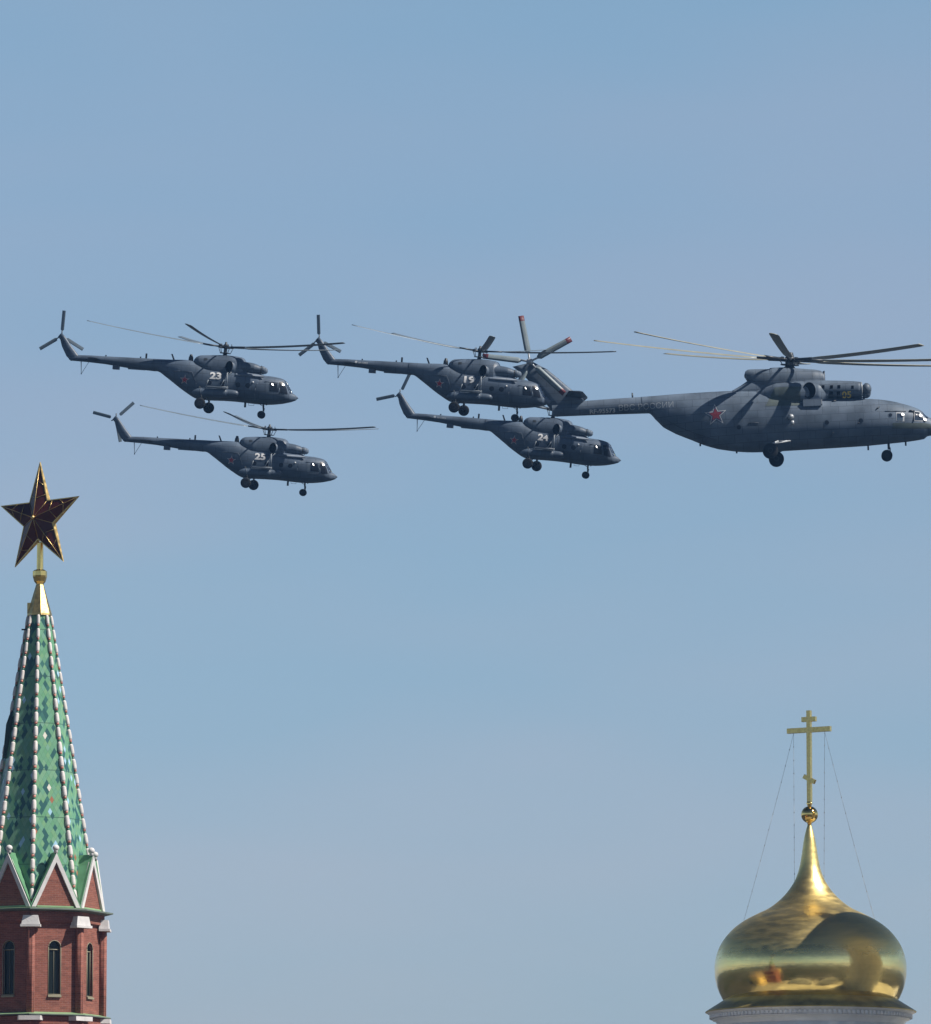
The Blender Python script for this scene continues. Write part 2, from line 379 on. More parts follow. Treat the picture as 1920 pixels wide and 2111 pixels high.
    chw = smooth_pts([(L(399, 785)[0], .25), (L(402, 785)[0], .55), (L(410, 785)[0], .8), (L(430, 785)[0], .98), (L(470, 785)[0], 1.05), (L(495, 785)[0], 1.02), (L(508, 785)[0], .8)], 3)
    cow = Loft(ctop, cbot, chw, 2.2); cowref.append(cow); b = B(); cow.add(b, 0, 40, 36)
    co = b.build('engine_cowling', PAINT2, t)
    # rear heat exhaust screen on the cowling and beacon
    g = B(); decal(g, *quad2([L(421, 738.2, .8), L(428, 738.2, .8), L(428, 743, .8), L(421, 743, .8)]), cow.surf, .012); g.build('cooling_grille', DARKM, co)
    q = B(); X, Z = L(393.5, 743); q.lathe((X, 0, Z - .1), [(0, .2), (.35, .17), (.42, .12), (.52, .11), (.56, .04)], 14); q.build('beacon', DARKM, t)
    # engine nacelles with dust-filter intakes
    for s_ in (-1, 1):
        nt_ = smooth_pts(P2([(468, 748.5), (490, 747.2), (511, 748.0), (524, 750.2), (533, 753.4), (539, 756.5)]), 3)
        nb_ = P2([(468, 771), (500, 771.6), (525, 771.5), (533, 771), (539, 769.6)])
        nh_ = [(L(468, 785)[0], .46), (L(525, 785)[0], .45), (L(539, 785)[0], .3)]
        na = Loft(nt_, nb_, nh_, 2.1, s_ * .5); b = B(); na.add(b, 0, 20, 24); no_ = b.build('engine_nacelle', PAINT2, t)
        X, Z = L(540.5, 763.4); b = B(); b.lathe((X, s_ * .5, Z), [(-.12, .2), (-.02, .3), (.02, .31), (.04, .27)], 24, 0, 'X'); b.build('intake_lip', DARKM, no_)
        b = B(); b.sphere((X + .1, s_ * .5, Z), .26, 0, 20, 12, (1, 1, 1)); b.build('intake_filter', GREYM if False else PAINT, no_)
        # exhaust stub: oval pipe looking out and back
        X, Z = L(475.5, 756.5, 1.1)
        d = Vector((-.42, s_ * 1.0, .12)).normalized(); o_ = Vector((X + .18, s_ * .72, Z - .05)); qq = d.to_track_quat('Z', 'X').to_matrix()
        b = B(); n = 28; V = []
        for (tt, rx, rz) in ((0, .30, .36), (.62, .33, .42), (.64, .30, .39), (.58, .27, .35)):
            for k in range(n):
                an = 2 * math.pi * k / n; V.append(o_ + d * tt + qq @ Vector((rz * math.cos(an), rx * math.sin(an), 0)))
        for i in range(3):
            b.mesh(V, [(i * n + k, i * n + (k + 1) % n, (i + 1) * n + (k + 1) % n, (i + 1) * n + k) for k in range(n)], 0 if i < 1 else 1, True)
        b.mesh(V[3 * n:], [tuple(range(n))], 1, False)
        b.build('exhaust_pipe', [PAINT2, HOLE], t)
        # soot staining behind the exhaust is paint on the cowling
        # heater fairing along the cabin roof
        X0, Z0 = L(484, 772.5, 1.2); X1, Z1 = L(545, 776.5, 1.2)
        b = B(); d = Vector((X1 - X0, 0, Z1 - Z0)); 
        for (u, v, ra, rb) in ((0, .06, .04, .14), (.06, .5, .14, .14), (.5, .94, .14, .09), (.94, 1.0, .09, .03)):
            b.tube(Vector((X0, s_ * 1.08, Z0)) + d * u, Vector((X0, s_ * 1.08, Z0)) + d * v, ra, rb, 14)
        b.build('roof_fairing', PAINT2, t)
        # long-range tank
        b = B(); Xa, Za = L(397, 808.2, 1.6); Xb, Zb = L(494, 811.5, 1.6); d = Vector((Xb - Xa, 0, Zb - Za))
        pr = [(0, .03), (.04, .17), (.12, .30), (.22, .36), (.62, .36), (.72, .35), (.745, .31), (.88, .28), (.955, .22), (.985, .13), (1.0, .02)]
        pr = smooth_pts(pr, 3)
        for u, v in zip(pr, pr[1:]):
            b.tube(Vector((Xa, s_ * 1.52, Za)) + d * u[0], Vector((Xa, s_ * 1.52, Za)) + d * v[0], u[1], v[1], 20, caps=False)
        for u in (.2, .4, .6): b.tube(Vector((Xa, s_ * 1.52, Za)) + d * (u - .006), Vector((Xa, s_ * 1.52, Za)) + d * (u + .006), .37, .37, 20)
        tk = b.build('fuel_tank', PAINT2, t)
        # weapon truss
        def S(x, y, o=1.75):
            X, Z = L(x, y, o); return (X, s_ * o, Z)
        def W(x, y):
            X, Z = L(x, y, 1.25); return (X, s_ * 1.2, Z)
        b = B()
        for u, v, r in (((464, 783), (457, 795), .03), ((470, 768.5), (464, 797), .035), ((470.5, 769), (470, 797), .045), ((479, 767), (463, 782), .03), ((431.5, 783), (427, 795), .04), 
                        ((425, 797), (472, 798), .05), ((425, 799.5), (472, 800.5), .035)):
            b.tube(S(*u), S(*v), r * .75, n=6)
        b.tube(S(427, 797), W(427, 799), .03); b.tube(S(470, 770), W(472, 768), .03); b.tube(S(470, 798), W(470, 800), .03)
        b.box((S(450, 797)[0], s_ * 1.9, S(450, 797)[2] - .03), (1.5, .22, .07))
        b.build('weapon_truss', TRUSS, t)
        # ---- main gear
        X, Z = L(422, 836); wx, wy, wz = X, s_ * 2.25, Z
        wheel(t, (wx, wy, wz), .425, .24)
        b = B(); Xs, Zs = L(417, 800); Xv1, Zv1 = L(410, 820); Xv2, Zv2 = L(428, 823)
        b.tube((Xs, s_ * 1.35, Zs), (wx + .05, s_ * 2.0, wz + .45), .075); b.tube((wx + .05, s_ * 2.0, wz + .45), (wx, s_ * 2.08, wz), .05)
        b.tube((Xv1 + .05, s_ * .8, Zv1), (wx, s_ * 2.05, wz), .045); b.tube((Xv2, s_ * .75, Zv2), (wx, s_ * 2.05, wz), .045)
        b.build('landing_gear_strut', DARKM, t)
    # ---- nose gear
    X, Z = L(539.2, 854.9); wheel(t, (X, -.15, Z), .29, .16, 'nose_wheel'); wheel(t, (X, .15, Z), .29, .16, 'nose_wheel')
    b = B(); Xa, Za = L(543.5, 831); b.tube((Xa, 0, Za), (Xa + .02, 0, Za - .42), .07); b.tube((Xa + .02, 0, Za - .4), (X + .12, 0, Z + .28), .05)
    b.tube((Xa + .1, 0, Za - .38), (X + .17, 0, Z + .1), .028); b.tube((X + .16, 0, Z + .12), (X, 0, Z), .04); b.tube((X, -.2, Z), (X, .2, Z), .035); b.tube((Xa - .55, 0, Za + .03), (Xa, 0, Za - .25), .022)
    b.build('nose_gear_strut', DARKM, t)
    # ---- tail boom
    bt = P2([(143, 733.2), (161.4, 732), (190, 732.8), (217, 734.5), (289, 738.2), (320, 740)]); bb = P2([(143, 741.5), (150, 743.8), (180, 746.5), (217, 750.8), (272.6, 760.3), (320, 765.6)])
    boom = Loft(bt, bb, [(L(143, 785)[0], .12), (L(152, 785)[0], .2), (L(217, 785)[0], .31), (L(320, 785)[0], .46)], 2.05); b = B(); boom.add(b, 0, 30, 28)
    bo = b.build('tail_boom', PAINT2, t)
    q = B()
    for x, y, h in ((301.5, 738.6, .36), (218.5, 734.6, .1), (290, 738, .1)):
        X, Z = L(x, y); q.box((X, 0, Z + h / 2 - .03), (.14 if h > .2 else .1, .05, h + .06)); q.build('boom_antenna', DARKM, t); q = B()
    X, Z = L(358, 742); q.mesh([(X - .02, -.02, Z - .05), (X + .12, -.02, Z - .05), (X - .1, -.02, Z + .44), (X - .22, -.02, Z + .44), (X - .02, .02, Z - .05), (X + .12, .02, Z - .05), (X - .1, .02, Z + .44), (X - .22, .02, Z + .44)],
                               [(0, 1, 2, 3), (7, 6, 5, 4), (0, 4, 5, 1), (1, 5, 6, 2), (2, 6, 7, 3), (3, 7, 4, 0)], 0, False)
    q.build('boom_antenna', DARKM, t)
    q = B(); X, Z = L(240, 756); q.box((X, 0, Z - .02), (.5, .42, .38)); X, Z = L(282, 762); q.box((X, 0, Z + .05), (1.3, .3, .12)); q.build('radar_box', PAINT2, t)
    q = B(); Xa, Za = L(167.5, 745); Xb, Zb = L(168, 770.5); Xc, Zc = L(183, 747)
    q.tube((Xa, -.12, Za), (Xb, 0, Zb), .018); q.tube((Xa, .12, Za), (Xb, 0, Zb), .018); q.tube((Xc, 0, Zc), (Xb, 0, Zb), .018); q.box((Xb, 0, Zb), (.08, .08, .08)); q.build('tail_skid', GREYM, t)
    # stabiliser
    q = B()
    for s_ in (-1, 1):
        X, Z = L(196, 740.5); V = []
        for (yy, c0, c1, th) in ((.2, -.45, .45, .06), (1.35, -.34, .3, .035)):
            for (u, v) in ((c1, 0), (c1 * .3, th), (c0, .005), (c0, -.005), (c1 * .3, -th)): V.append((X + u, s_ * yy, Z + v))
        q.mesh(V, [(k, (k + 1) % 5, 5 + (k + 1) % 5, 5 + k) for k in range(5)] + [(4, 3, 2, 1, 0), (5, 6, 7, 8, 9)], 0, False)
    q.build('stabiliser', PAINT2, t)
    # fin: swept pylon with rounded leading edge
    lead = P2([(126.8, 686), (135, 695), (148, 714), (161.5, 731.5), (170, 742)]); rear = P2([(119.2, 694), (124, 700), (127.5, 714), (137, 734), (146, 743.8)])
    q = B(); V = []; nsec = 5
    for i in range(nsec):
        (xl, zl), (xr, zr) = lead[i], rear[i]; th = (.1, .13, .15, .17, .18)[i]
        for u, h in ((0, 0), (.05, .6), (.18, .95), (.4, 1), (.75, .7), (1, .2), (1, -.2), (.75, -.7), (.4, -1), (.18, -.95), (.05, -.6)):
            V.append((xl + (xr - xl) * u, h * th, zl + (zr - zl) * u))
    q.mesh(V, [(i * 11 + k, i * 11 + (k + 1) % 11, (i + 1) * 11 + (k + 1) % 11, (i + 1) * 11 + k) for i in range(nsec - 1) for k in range(11)] + [tuple(reversed(range(11))), tuple(44 + k for k in range(11))], 0, True)
    q.build('tail_fin', PAINT2, t)
    # ---- tail rotor (port side)
    X, Z = L(124.5, 691.5); tr = B(); tr.lathe((0, 0, 0), [(-.3, .12), (-.05, .16), (.05, .11), (.2, .08), (.28, .04)], 14, 0, 'Y')
    for k in range(3):
        a = R(90 + 120 * k); tr.tube((0, .05, 0), (.42 * math.cos(a), .05, .42 * math.sin(a)), .045)
    tro = tr.build('tail_rotor', DARKM, t); tro.location = (X, .45, Z)
    for k in range(3):
        b = B(); c = .27; V = []
        for (r, cc) in ((.42, c * .5), (.5, c), (1.95, c)):
            for (u, h) in ((-.5, 0), (-.25, .018), (.1, .02), (.5, 0), (.1, -.012), (-.25, -.014)): V.append((r, .05 + u * cc * .16 + h, u * cc))
        b.mesh(V, [(i * 6 + j, i * 6 + (j + 1) % 6, (i + 1) * 6 + (j + 1) % 6, (i + 1) * 6 + j) for i in range(2) for j in range(6)] + [(5, 4, 3, 2, 1, 0), tuple(range(12, 18))], 0, False)
        o = b.build('tail_rotor_blade', BLADE, tro)
    # ---- main rotor
    X, Z = L(465, 716.5); mr = B()
    mr.lathe((0, 0, -.95), [(0, .30), (.2, .28), (.25, .2), (.5, .13), (.95, .13), (1.0, .2), (1.12, .2), (1.2, .1), (1.35, .08), (1.36, .03)], 18)
    mr.lathe((0, 0, -.5), [(0, .12), (.02, .42), (.08, .42), (.1, .12)], 20)
    for k in range(5):
        a = R(72 * k); c, s_ = math.cos(a), math.sin(a)
        mr.tube((c * .1, s_ * .1, 0), (c * .55, s_ * .55, .02), .1, .09); mr.box((c * .5, s_ * .5, .02), (.2, .2, .2), 0, Matrix.Rotation(0, 4, 'Z'))
        mr.tube((c * .38 - s_ * .12, s_ * .38 + c * .12, -.45), (c * .55 - s_ * .22, s_ * .55 + c * .22, .0), .025)
        mr.tube((c * .5, s_ * .5, 0), (c * .42, s_ * .42, .26), .03)
    mro = mr.build('main_rotor', DARKM, t); mro.location = (X, 0, Z); mro.rotation_euler = (R(1.4), R(1.6), 0)
    bm_ = blade_mesh(1.75, 10.65, .52, .045, R(3.6), .28, R(11), R(6), (.5, .07, .06))
    first = bm_.build('rotor_blade', [BLADE, DARKM], mro)
    for k in range(4):
        o = first.copy(); COL.objects.link(o)
    t['fus'] = 0
    del t['fus'], t['_']
    return t, L, fus, boom, a0, mro, tro

def copy_tree(o, parent=None):
    c = o.copy(); COL.objects.link(c)
    if parent: c.parent = parent
    for ch in [x for x in o.children]: copy_tree(ch, c)
    return c

proto, L8, fus8, boom8, a8, _, _ = make_transport()
POSES = [('23', (-18.174, 489.886, 80.409), (-5.89, 4.72, 4.47), 105, (85, 210, -32), 'leftmost grey transport helicopter of the upper row, white side number 23'),
         ('19', (1.107, 496.395, 81.18), (-9.08, 5.25, 5.55), 86.5, (92, 217, -28), 'grey transport helicopter with side number 19, nose in front of the big helicopter tail'),
         ('24', (7.0, 518.62, 80.079), (-9.11, 6.91, 5.62), 108, (66, 193, -52), 'grey transport helicopter with side number 24 just under the big helicopter tail'),
         ('25', (-15.903, 525.467, 79.57), (-5.71, 4.67, 5.99), 109, (41, 165, -79), 'lowest grey transport helicopter, at left above the tower, white side number 25')]
helis = []
for i, (num, loc, ang, ph, tph, lab) in enumerate(POSES):
    h = proto if i == 0 else copy_tree(proto)
    helis.append(h)
for h, (num, loc, ang, ph, tph, lab) in zip(helis, POSES):
    h.location = loc; h.rotation_euler = Euler((R(ang[2]), R(ang[1]), R(ang[0])), 'XYZ')
    tag(h, lab, 'helicopter', 'transport helicopters flying in formation')
    for c in h.children:
        if c.name.startswith('main_rotor'):
            for k, bl in enumerate([x for x in c.children if x.name.startswith('rotor_blade')]): bl.rotation_euler = (0, 0, -R(ph + ang[0] - 1 + 72 * k))
        if c.name.startswith('tail_rotor'):
            for k, bl in enumerate([x for x in c.children if x.name.startswith('tail_rotor_blade')]): bl.rotation_euler = (0, -R(tph[k] + 4), 0)
            for k in range(1): c.rotation_euler = (0, 0, 0)
    # side number
    g = B(); tx = text2(num, .8, .03, (.88, .54)); X, Z = L8(436.3, 781.4, 1.2)
    decal(g, *place2(tx, X - .1, Z, 0), fus8.surf if False else (lambda x, z: max(fus8.surf(x, z), cowref[0].surf(x, z) + .015)), .03, 0, maxlen=.05)
    g.build('side_number', WHITE, h)
    if num in ('19', '24'):
        g = B(); X, Z = L8(214, 741.5, .3)
        decal(g, *disc2(X - .3, Z + .1, .1), boom8.surf, .012, 0); decal(g, *place2(text2('RF-13023', .3, .01, (.72, .13)), X - .1, Z), boom8.surf, .012, 0)
        g.build('boom_marking', PALEW if num == '19' else FAINT, h)

# ---------------------------------------------------------------- heavy helicopter
def make_heavy():
    a0 = R(-3.2); L = mkL(1629, 850, a0, 26.0, R(11), R(8.0), R(3))
    t = empty('heavy_helicopter'); P2 = lambda pts, near=0: [L(x, y, near) for x, y in pts]
    top = smooth_pts(P2([(1325, 818.6), (1400, 812.5), (1480, 807.5), (1510, 806), (1540, 805), (1600, 808), (1660, 817), (1720, 821), (1778, 822), (1805, 823.2), (1830, 826), (1852, 830.5), (1876, 837), (1890, 842.5), (1901, 849), (1908, 857.5), (1916, 862), (1930, 868), (1940, 876), (1944, 884)]), 3)
    bot = smooth_pts(P2([(1325, 853.6), (1341, 854), (1352, 866), (1369, 883), (1395, 897), (1428, 910), (1455, 921), (1483.6, 929), (1529, 934.5), (1568, 935), (1621, 932), (1700, 927), (1787, 921), (1850, 914.5), (1876, 911.5), (1905, 906.5), (1912, 900.5), (1925, 898), (1938, 892), (1944, 886)]), 3)
    X_ = lambda x: L(x, 860)[0]
    hw = smooth_pts([(X_(1325), .68), (X_(1345), .75), (X_(1380), 1.1), (X_(1430), 1.55), (X_(1480), 1.82), (X_(1530), 1.95), (X_(1800), 1.95), (X_(1840), 1.85), (X_(1872), 1.6), (X_(1900), 1.25), (X_(1920), .95), (X_(1938), .5), (X_(1944), .1)], 3)
    fus = Loft(top, bot, hw, 2.2); b = B(); fus.add(b, 0, 110, 48); b.build('fuselage', PAINT, t)
    def onskin(name, fig, mt, off=.015, side=-1, parent=t, sf=None):
        g = B(); decal(g, *fig, sf or fus.surf, off, 0, side, .2); return g.build(name, mt, parent)
    # markings
    X, Z = L(1474.5, 857, 1.7); g = B(); decal(g, *star2(X, Z, .92, R(3)), fus.surf, .015, 0, maxlen=.2); decal(g, *star2(X, Z, .80, R(3)), fus.surf, .024, 1, maxlen=.2)
    decal(g, *star2(X, Z, .52, R(3), .5), fus.surf, .034, 2, maxlen=.2)
    g.build('star_marking', [WHITE, STARB, STARR], t)
    X, Z = L(1217, 853.2, .5)
    # windows
    for side in (-1, 1):
        for (x, y, r_) in ((1522, 883, .17), (1702, 873, .18), (1772, 869, .18), (1832, 856.5, .14)):
            X, Z = L(x, y, 1.8); o = onskin('cabin_window', disc2(X, Z, r_ + .05), PAINT2, .012, side); onskin('pane', disc2(X, Z, r_), PANE, .02, side, o)
        o = onskin('cockpit_window', quad2([L(1844.5, 850.5, 1.75), L(1861, 851.2, 1.75), L(1861, 869.5, 1.75), L(1844.5, 869, 1.75)]), PALEW, .012, side)
        onskin('pane', quad2([L(1846, 852.5, 1.75), L(1858, 853, 1.75), L(1858, 868, 1.75), L(1846, 867.5, 1.75)]), GLASS, .03, side, o)
        o = onskin('cockpit_window', quad2([L(1881.5, 846.5, 1.4), L(1893.5, 847.2, 1.4), L(1905.5, 865, 1.4), L(1907, 869, 1.4), L(1881.5, 868.8, 1.4)]), PALEW, .012, side)
        onskin('pane', quad2([L(1883, 848.2, 1.4), L(1892.5, 848.8, 1.4), L(1903.5, 866.6, 1.4), L(1883, 867.2, 1.4)]), GLASS, .03, side, o)
        onskin('windscreen', quad2([L(1897.5, 848.5, 1.0), L(1902, 851, 1.0), L(1912, 860.5, 1.0), L(1908.5, 864, 1.0)]), GLASS, .03, side)
        onskin('lower_glazing', quad2([L(1838, 873.5, 1.6), L(1868, 873, 1.6), L(1905, 872.2, 1.4), L(1926, 878, .9), L(1924, 884, .9), L(1880, 884.6, 1.5), L(1836, 885, 1.7)]), SOOT, .012, side)
    for (x_, y_, r_) in ((1857.5, 855.5, .17), (1894.5, 855.5, .2), (1903.5, 864, .16)):
        X, Z = L(x_, y_, 1.7); g = B(); lens(g, (X, -(fus.surf(X, Z) + .02), Z), HH, r_, 2.0); g.build('glint_lens', LGLASS, t)  # caps added for sun glints, facing halfway between sun and camera
    # service lines, handles
    g = B()
    def line3(pts, r=.02, near=1.9, off=.02):
        pp = []
        for (x, y) in pts:
            X, Z = L(x, y, near); pp.append((X, -(fus.surf(X, Z) + off), Z))
        bb2 = B()
        for u, v in zip(pp, pp[1:]): bb2.tube(u, v, r, n=6)
        bb2.build('trim_strip', DARKM, t)
    line3([(1821, 848), (1840, 847.8), (1864, 847.2)], .03); line3([(1541, 908), (1542, 874), (1563, 873.5)], .02); line3([(1541, 908), (1541, 925)], .02)
    line3([(1804, 844), (1810, 839)], .05, 1.7, .06); line3([(1710, 900), (1716, 892)], .03); line3([(1765, 876), (1768, 872)], .04); line3([(1872, 847), (1882, 847.3)], .09, 1.5, .08); line3([(1714, 826.5), (1721, 825)], .07, 1.6, .06)
    line3([(1881, 848), (1880.4, 870)], .06, 1.4, .05); line3([(1370, 862), (1400, 880), (1440, 896), (1478, 908)], .02)
    g = B(); X, Z = L(1628, 861, 1.95); g.sphere((X, -fus.surf(X, Z) - .12, Z), .26, 0, 18, 10, (1.0, .9, .9)); g.lathe((X + .12, -fus.surf(X, Z) - .3, Z - .52), [(-.2, .05), (-.1, .18), (.1, .2), (.12, .02)], 14, 0, 'X')
    g.build('search_lamp', GREYM, t)
    # ---- rotor pylon and gearbox housing
    ct = smooth_pts(P2([(1535, 772), (1537, 765), (1543, 760.7), (1560, 760), (1586, 759.5), (1588, 757.4), (1618, 756), (1650, 758.5), (1680, 760.5), (1692, 763), (1699.5, 768)]), 3)
    cb = P2([(1535, 775), (1541, 785), (1560, 800), (1600, 812), (1640, 818), (1699.5, 820)])
    ch = smooth_pts([(X_(1535), .3), (X_(1541), .62), (X_(1560), .85), (X_(1590), 1.0), (X_(1640), 1.1), (X_(1680), .95), (X_(1699.5), .75)], 3)
    cow = Loft(ct, cb, ch, 2.6); b = B(); cow.add(b, 0, 40, 36); o = b.build('gearbox_cowling', PAINT, t)
    g = B(); X, Z = L(1699.5, 777); g.lathe((X, 0, Z), [(-.1, .5), (.0, .56), (.06, .55), (.04, .45)], 24, 0, 'X'); g.build('cooler_intake', DARKM, t)
    # rear hump flowing from the body up to the cowling
    ht = P2([(1500, 808), (1509, 806.5), (1529, 794), (1542, 784), (1552, 777), (1600, 768)]); hb = P2([(1500, 812), (1520, 822), (1600, 835)])
    hu = Loft(ht, hb, [(X_(1500), .2), (X_(1515), .85), (X_(1540), .85), (X_(1575), .8), (X_(1600), .8)], 2.2); b = B(); hu.add(b, 0, 20, 30); b.build('rear_cowling', PAINT, t)
    # shoulder fairing carrying the engines (soot stained)
    ft = P2([(1556, 808), (1600, 791), (1650, 786), (1695, 790), (1705, 800)]); fb = P2([(1556, 836), (1640, 842), (1695, 838), (1705, 830)])
    fh = [(X_(1556), 1.0), (X_(1600), 1.68), (X_(1650), 1.85), (X_(1690), 1.8), (X_(1705), 1.5)]
    fs = Loft(ft, fb, fh, 2.8); b = B(); fs.add(b, 0, 30, 32); b.build('engine_fairing', PAINT, t)
    g = B(); decal(g, *quad2([L(1595, 798, 1.8), L(1648, 796, 1.8), L(1648, 836, 1.8), L(1576, 838.5, 1.8)]), (lambda x, z: max(fs.surf(x, z), fus.surf(x, z))), .015, 0, -1, .15); g.build('soot_stain', SOOT, t)
    for s_ in (-1, 1):
        nt_ = smooth_pts(P2([(1652, 789), (1668, 787), (1730, 787.2), (1760, 788.2), (1773, 789.5), (1776, 790.5)]), 2); nb_ = P2([(1652, 822), (1700, 822), (1730, 821.5), (1773, 819.5), (1776, 818.5)])
        na = Loft(nt_, nb_, [(X_(1652), .6), (X_(1700), .66), (X_(1773), .6), (X_(1776), .55)], 2.15, s_ * .95); b = B(); na.add(b, 0, 24, 32); no_ = b.build('engine_nacelle', PAINT, t)
        sf = lambda x, z: .95 + na.surf(x, z)
        for (x, y, w_, h_) in ((1694.5, 797, 6, 7), (1712, 797, 6, 7), (1727, 796.5, 6, 7), (1755, 797.5, 5, 7), (1711, 811, 8, 9), (1726, 811, 7, 9)):
            onskin('vent', quad2([L(x - w_ / 2, y - h_ / 2, 1.6), L(x + w_ / 2, y - h_ / 2, 1.6), L(x + w_ / 2, y + h_ / 2, 1.6), L(x - w_ / 2, y + h_ / 2, 1.6)]), HOLE, .012, s_, no_, sf)
        if s_ < 0:
            X, Z = L(1734, 819, 1.55); tx = text2('05', 1.0, .02, (.74, .47)); onskin('side_number', place2(tx, X, Z, R(0)), YELLOW, .02, -1, t, sf)
        X, Z = L(1776.5, 805); b = B(); b.lathe((X, s_ * .95, Z), [(-.1, .5), (-.02, .58), (.03, .57), (.05, .45), (-.1, .4)], 28, 0, 'X'); b.build('intake_lip', GREYM, no_)
        b = B(); b.lathe((X + .06, s_ * .95, Z), smooth_pts([(-.1, .2), (0, .28), (.02, .30), (.2, .46), (.4, .47), (.6, .35), (.7, .15), (.72, .01)], 2), 28, 0, 'X'); b.tube((X + .1, s_ * .95, Z - .35), (X + .25, s_ * .95, Z - .62), .08); b.build('intake_filter', PAINT, no_)
        # exhaust
        X, Z = L(1668, 803.5, 1.9); d = Vector((-.25, s_ * 1, -.05)).normalized(); o_ = Vector((X + .1, s_ * 1.15, Z)); qq = d.to_track_quat('Z', 'X').to_matrix(); n = 32; V = []
        for (tt, rx, rz) in ((0, .5, .6), (.78, .54, .66), (.8, .5, .62), (.70, .45, .56)):
            for k in range(n):
                an = 2 * math.pi * k / n; V.append(o_ + d * tt + qq @ Vector((rz * math.cos(an), rx * math.sin(an), 0)))
        b = B()
        for i in range(3): b.mesh(V, [(i * n + k, i * n + (k + 1) % n, (i + 1) * n + (k + 1) % n, (i + 1) * n + k) for k in range(n)], 0 if i < 1 else 1, True)
        b.mesh(V[3 * n:], [tuple(range(n))], 1, False); b.build('exhaust_pipe', [PAINT, HOLE], t)
        X0, Z0 = L(1653, 824, 1.9); X1, Z1 = L(1691, 836.5, 1.9); b = B(); b.box(((X0 + X1) / 2, s_ * 1.6, (Z0 + Z1) / 2), (X1 - X0, .7, abs(Z1 - Z0))); b.box((X1 + .03, s_ * 1.6, (Z0 + Z1) / 2 + .02), (.1, .72, .36), 1); b.build('engine_platform', [PAINT, GREYM], t)
        # main gear
        X, Z = L(1595.6, 941.3)
        X += .25 * s_; wheel(t, (X, s_ * 2.35, Z), .62, .32); wheel(t, (X, s_ * 2.75, Z), .60, .32)
        b = B(); Xa, Za = L(1602, 912, 2.2); Xb, Zb = L(1627, 910, 2.2)
        b.tube((Xa, s_ * 2.1, Za), (Xb, s_ * 1.9, Zb), .05); b.tube((Xb, s_ * 1.9, Zb), (X + .2, s_ * 2.5, Z + .55), .05); b.tube((Xa, s_ * 2.1, Za), (X + .15, s_ * 2.5, Z + .55), .1); b.tube((X + .15, s_ * 2.52, Z + .6), (X, s_ * 2.55, Z), .09)
        b.tube((Xa - .1, s_ * 1.7, Za), (Xa, s_ * 2.1, Za), .08); b.tube((Xb, s_ * 1.5, Zb), (Xb, s_ * 1.9, Zb), .05)
        b.build('landing_gear_strut', GREYM, t)
    X, Z = L(1828.7, 942)
    for y in (-.22, .22): wheel(t, (X, y, Z), .45, .24, 'nose_wheel')
    b = B(); Xa, Za = L(1832, 917); b.tube((Xa, 0, Za + .1), (Xa, 0, Za - .45), .1); b.tube((Xa + .1, 0, Za - .3), (X + .28, 0, Z + .2), .05); b.tube((X + .25, 0, Z + .25), (X, 0, Z), .06); b.tube((X, -.3, Z), (X, .3, Z), .06)
    b.build('nose_gear_strut', DARKM, t)
    g = B()
    for (x, y, h) in ((1790, 921, .32), (1867, 913, .26), (1520, 934, .1), (1445, 919, .1)):
        X, Z = L(x, y); g.box((X, 0, Z - h / 2), (.14, .05, h + .1)); g.build('belly_antenna', DARKM, t); g = B()
    # ---- tail boom
    bt = P2([(1140, 836), (1165, 831), (1209, 827), (1260, 823), (1345, 817.4)]); bb = P2([(1140, 860.3), (1154, 860.5), (1240, 856.8), (1345, 853.2)])
    boom = Loft(bt, bb, [(L(1140, 845)[0], .3), (L(1160, 845)[0], .42), (L(1345, 845)[0], .71)], 2.05); b = B(); boom.add(b, 0, 40, 36); b.build('tail_boom', PAINT, t)
    sf = boom.surf
    X, Z = L(1217, 854.2, .5); onskin('registration', place2(text2('RF-95573', .5, .012, (2.05, .33)), X, Z, R(0)), WHITE, .015, -1, t, sf)
    X, Z = L(1277, 848.5, .55); onskin('boom_lettering', place2(text2('ВВС РОССИИ', .6, -.002, (4.4, .48)), X, Z, 0), FAINT, .015, -1, t, lambda x, z: max(boom.surf(x, z), fus.surf(x, z)))
    g = B(); X, Z = L(1305, 820); g.tube((X, 0, Z - .1), (X, 0, Z + .38), .07, .06); g.build('boom_antenna', DARKM, t)
    # fin
    lead = P2([(1100, 745), (1128, 760), (1150, 778), (1172, 797), (1196, 817), (1212, 832)]); rear = P2([(1057, 755), (1079, 772), (1097, 792), (1114, 815), (1130, 838), (1150, 860)])
    q = B(); V = []; pr = ((0, 0), (.04, .7), (.12, .97), (.3, 1), (.7, .75), (1, .25), (1, -.25), (.7, -.75), (.3, -1), (.12, -.97), (.04, -.7))
    for i in range(6):
        (xl, zl), (xr, zr) = lead[i], rear[i]; th = (.16, .22, .26, .3, .34, .4)[i]
        for u, h in pr: V.append((xl + (xr - xl) * u, h * th, zl + (zr - zl) * u))
    q.mesh(V, [(i * 11 + k, i * 11 + (k + 1) % 11, (i + 1) * 11 + (k + 1) % 11, (i + 1) * 11 + k) for i in range(5) for k in range(11)] + [tuple(reversed(range(11))), tuple(55 + k for k in range(11))], 0, True)
    q.build('tail_fin', PAINT, t)
    q = B(); (X, Z) = L(1195, 819); V = []
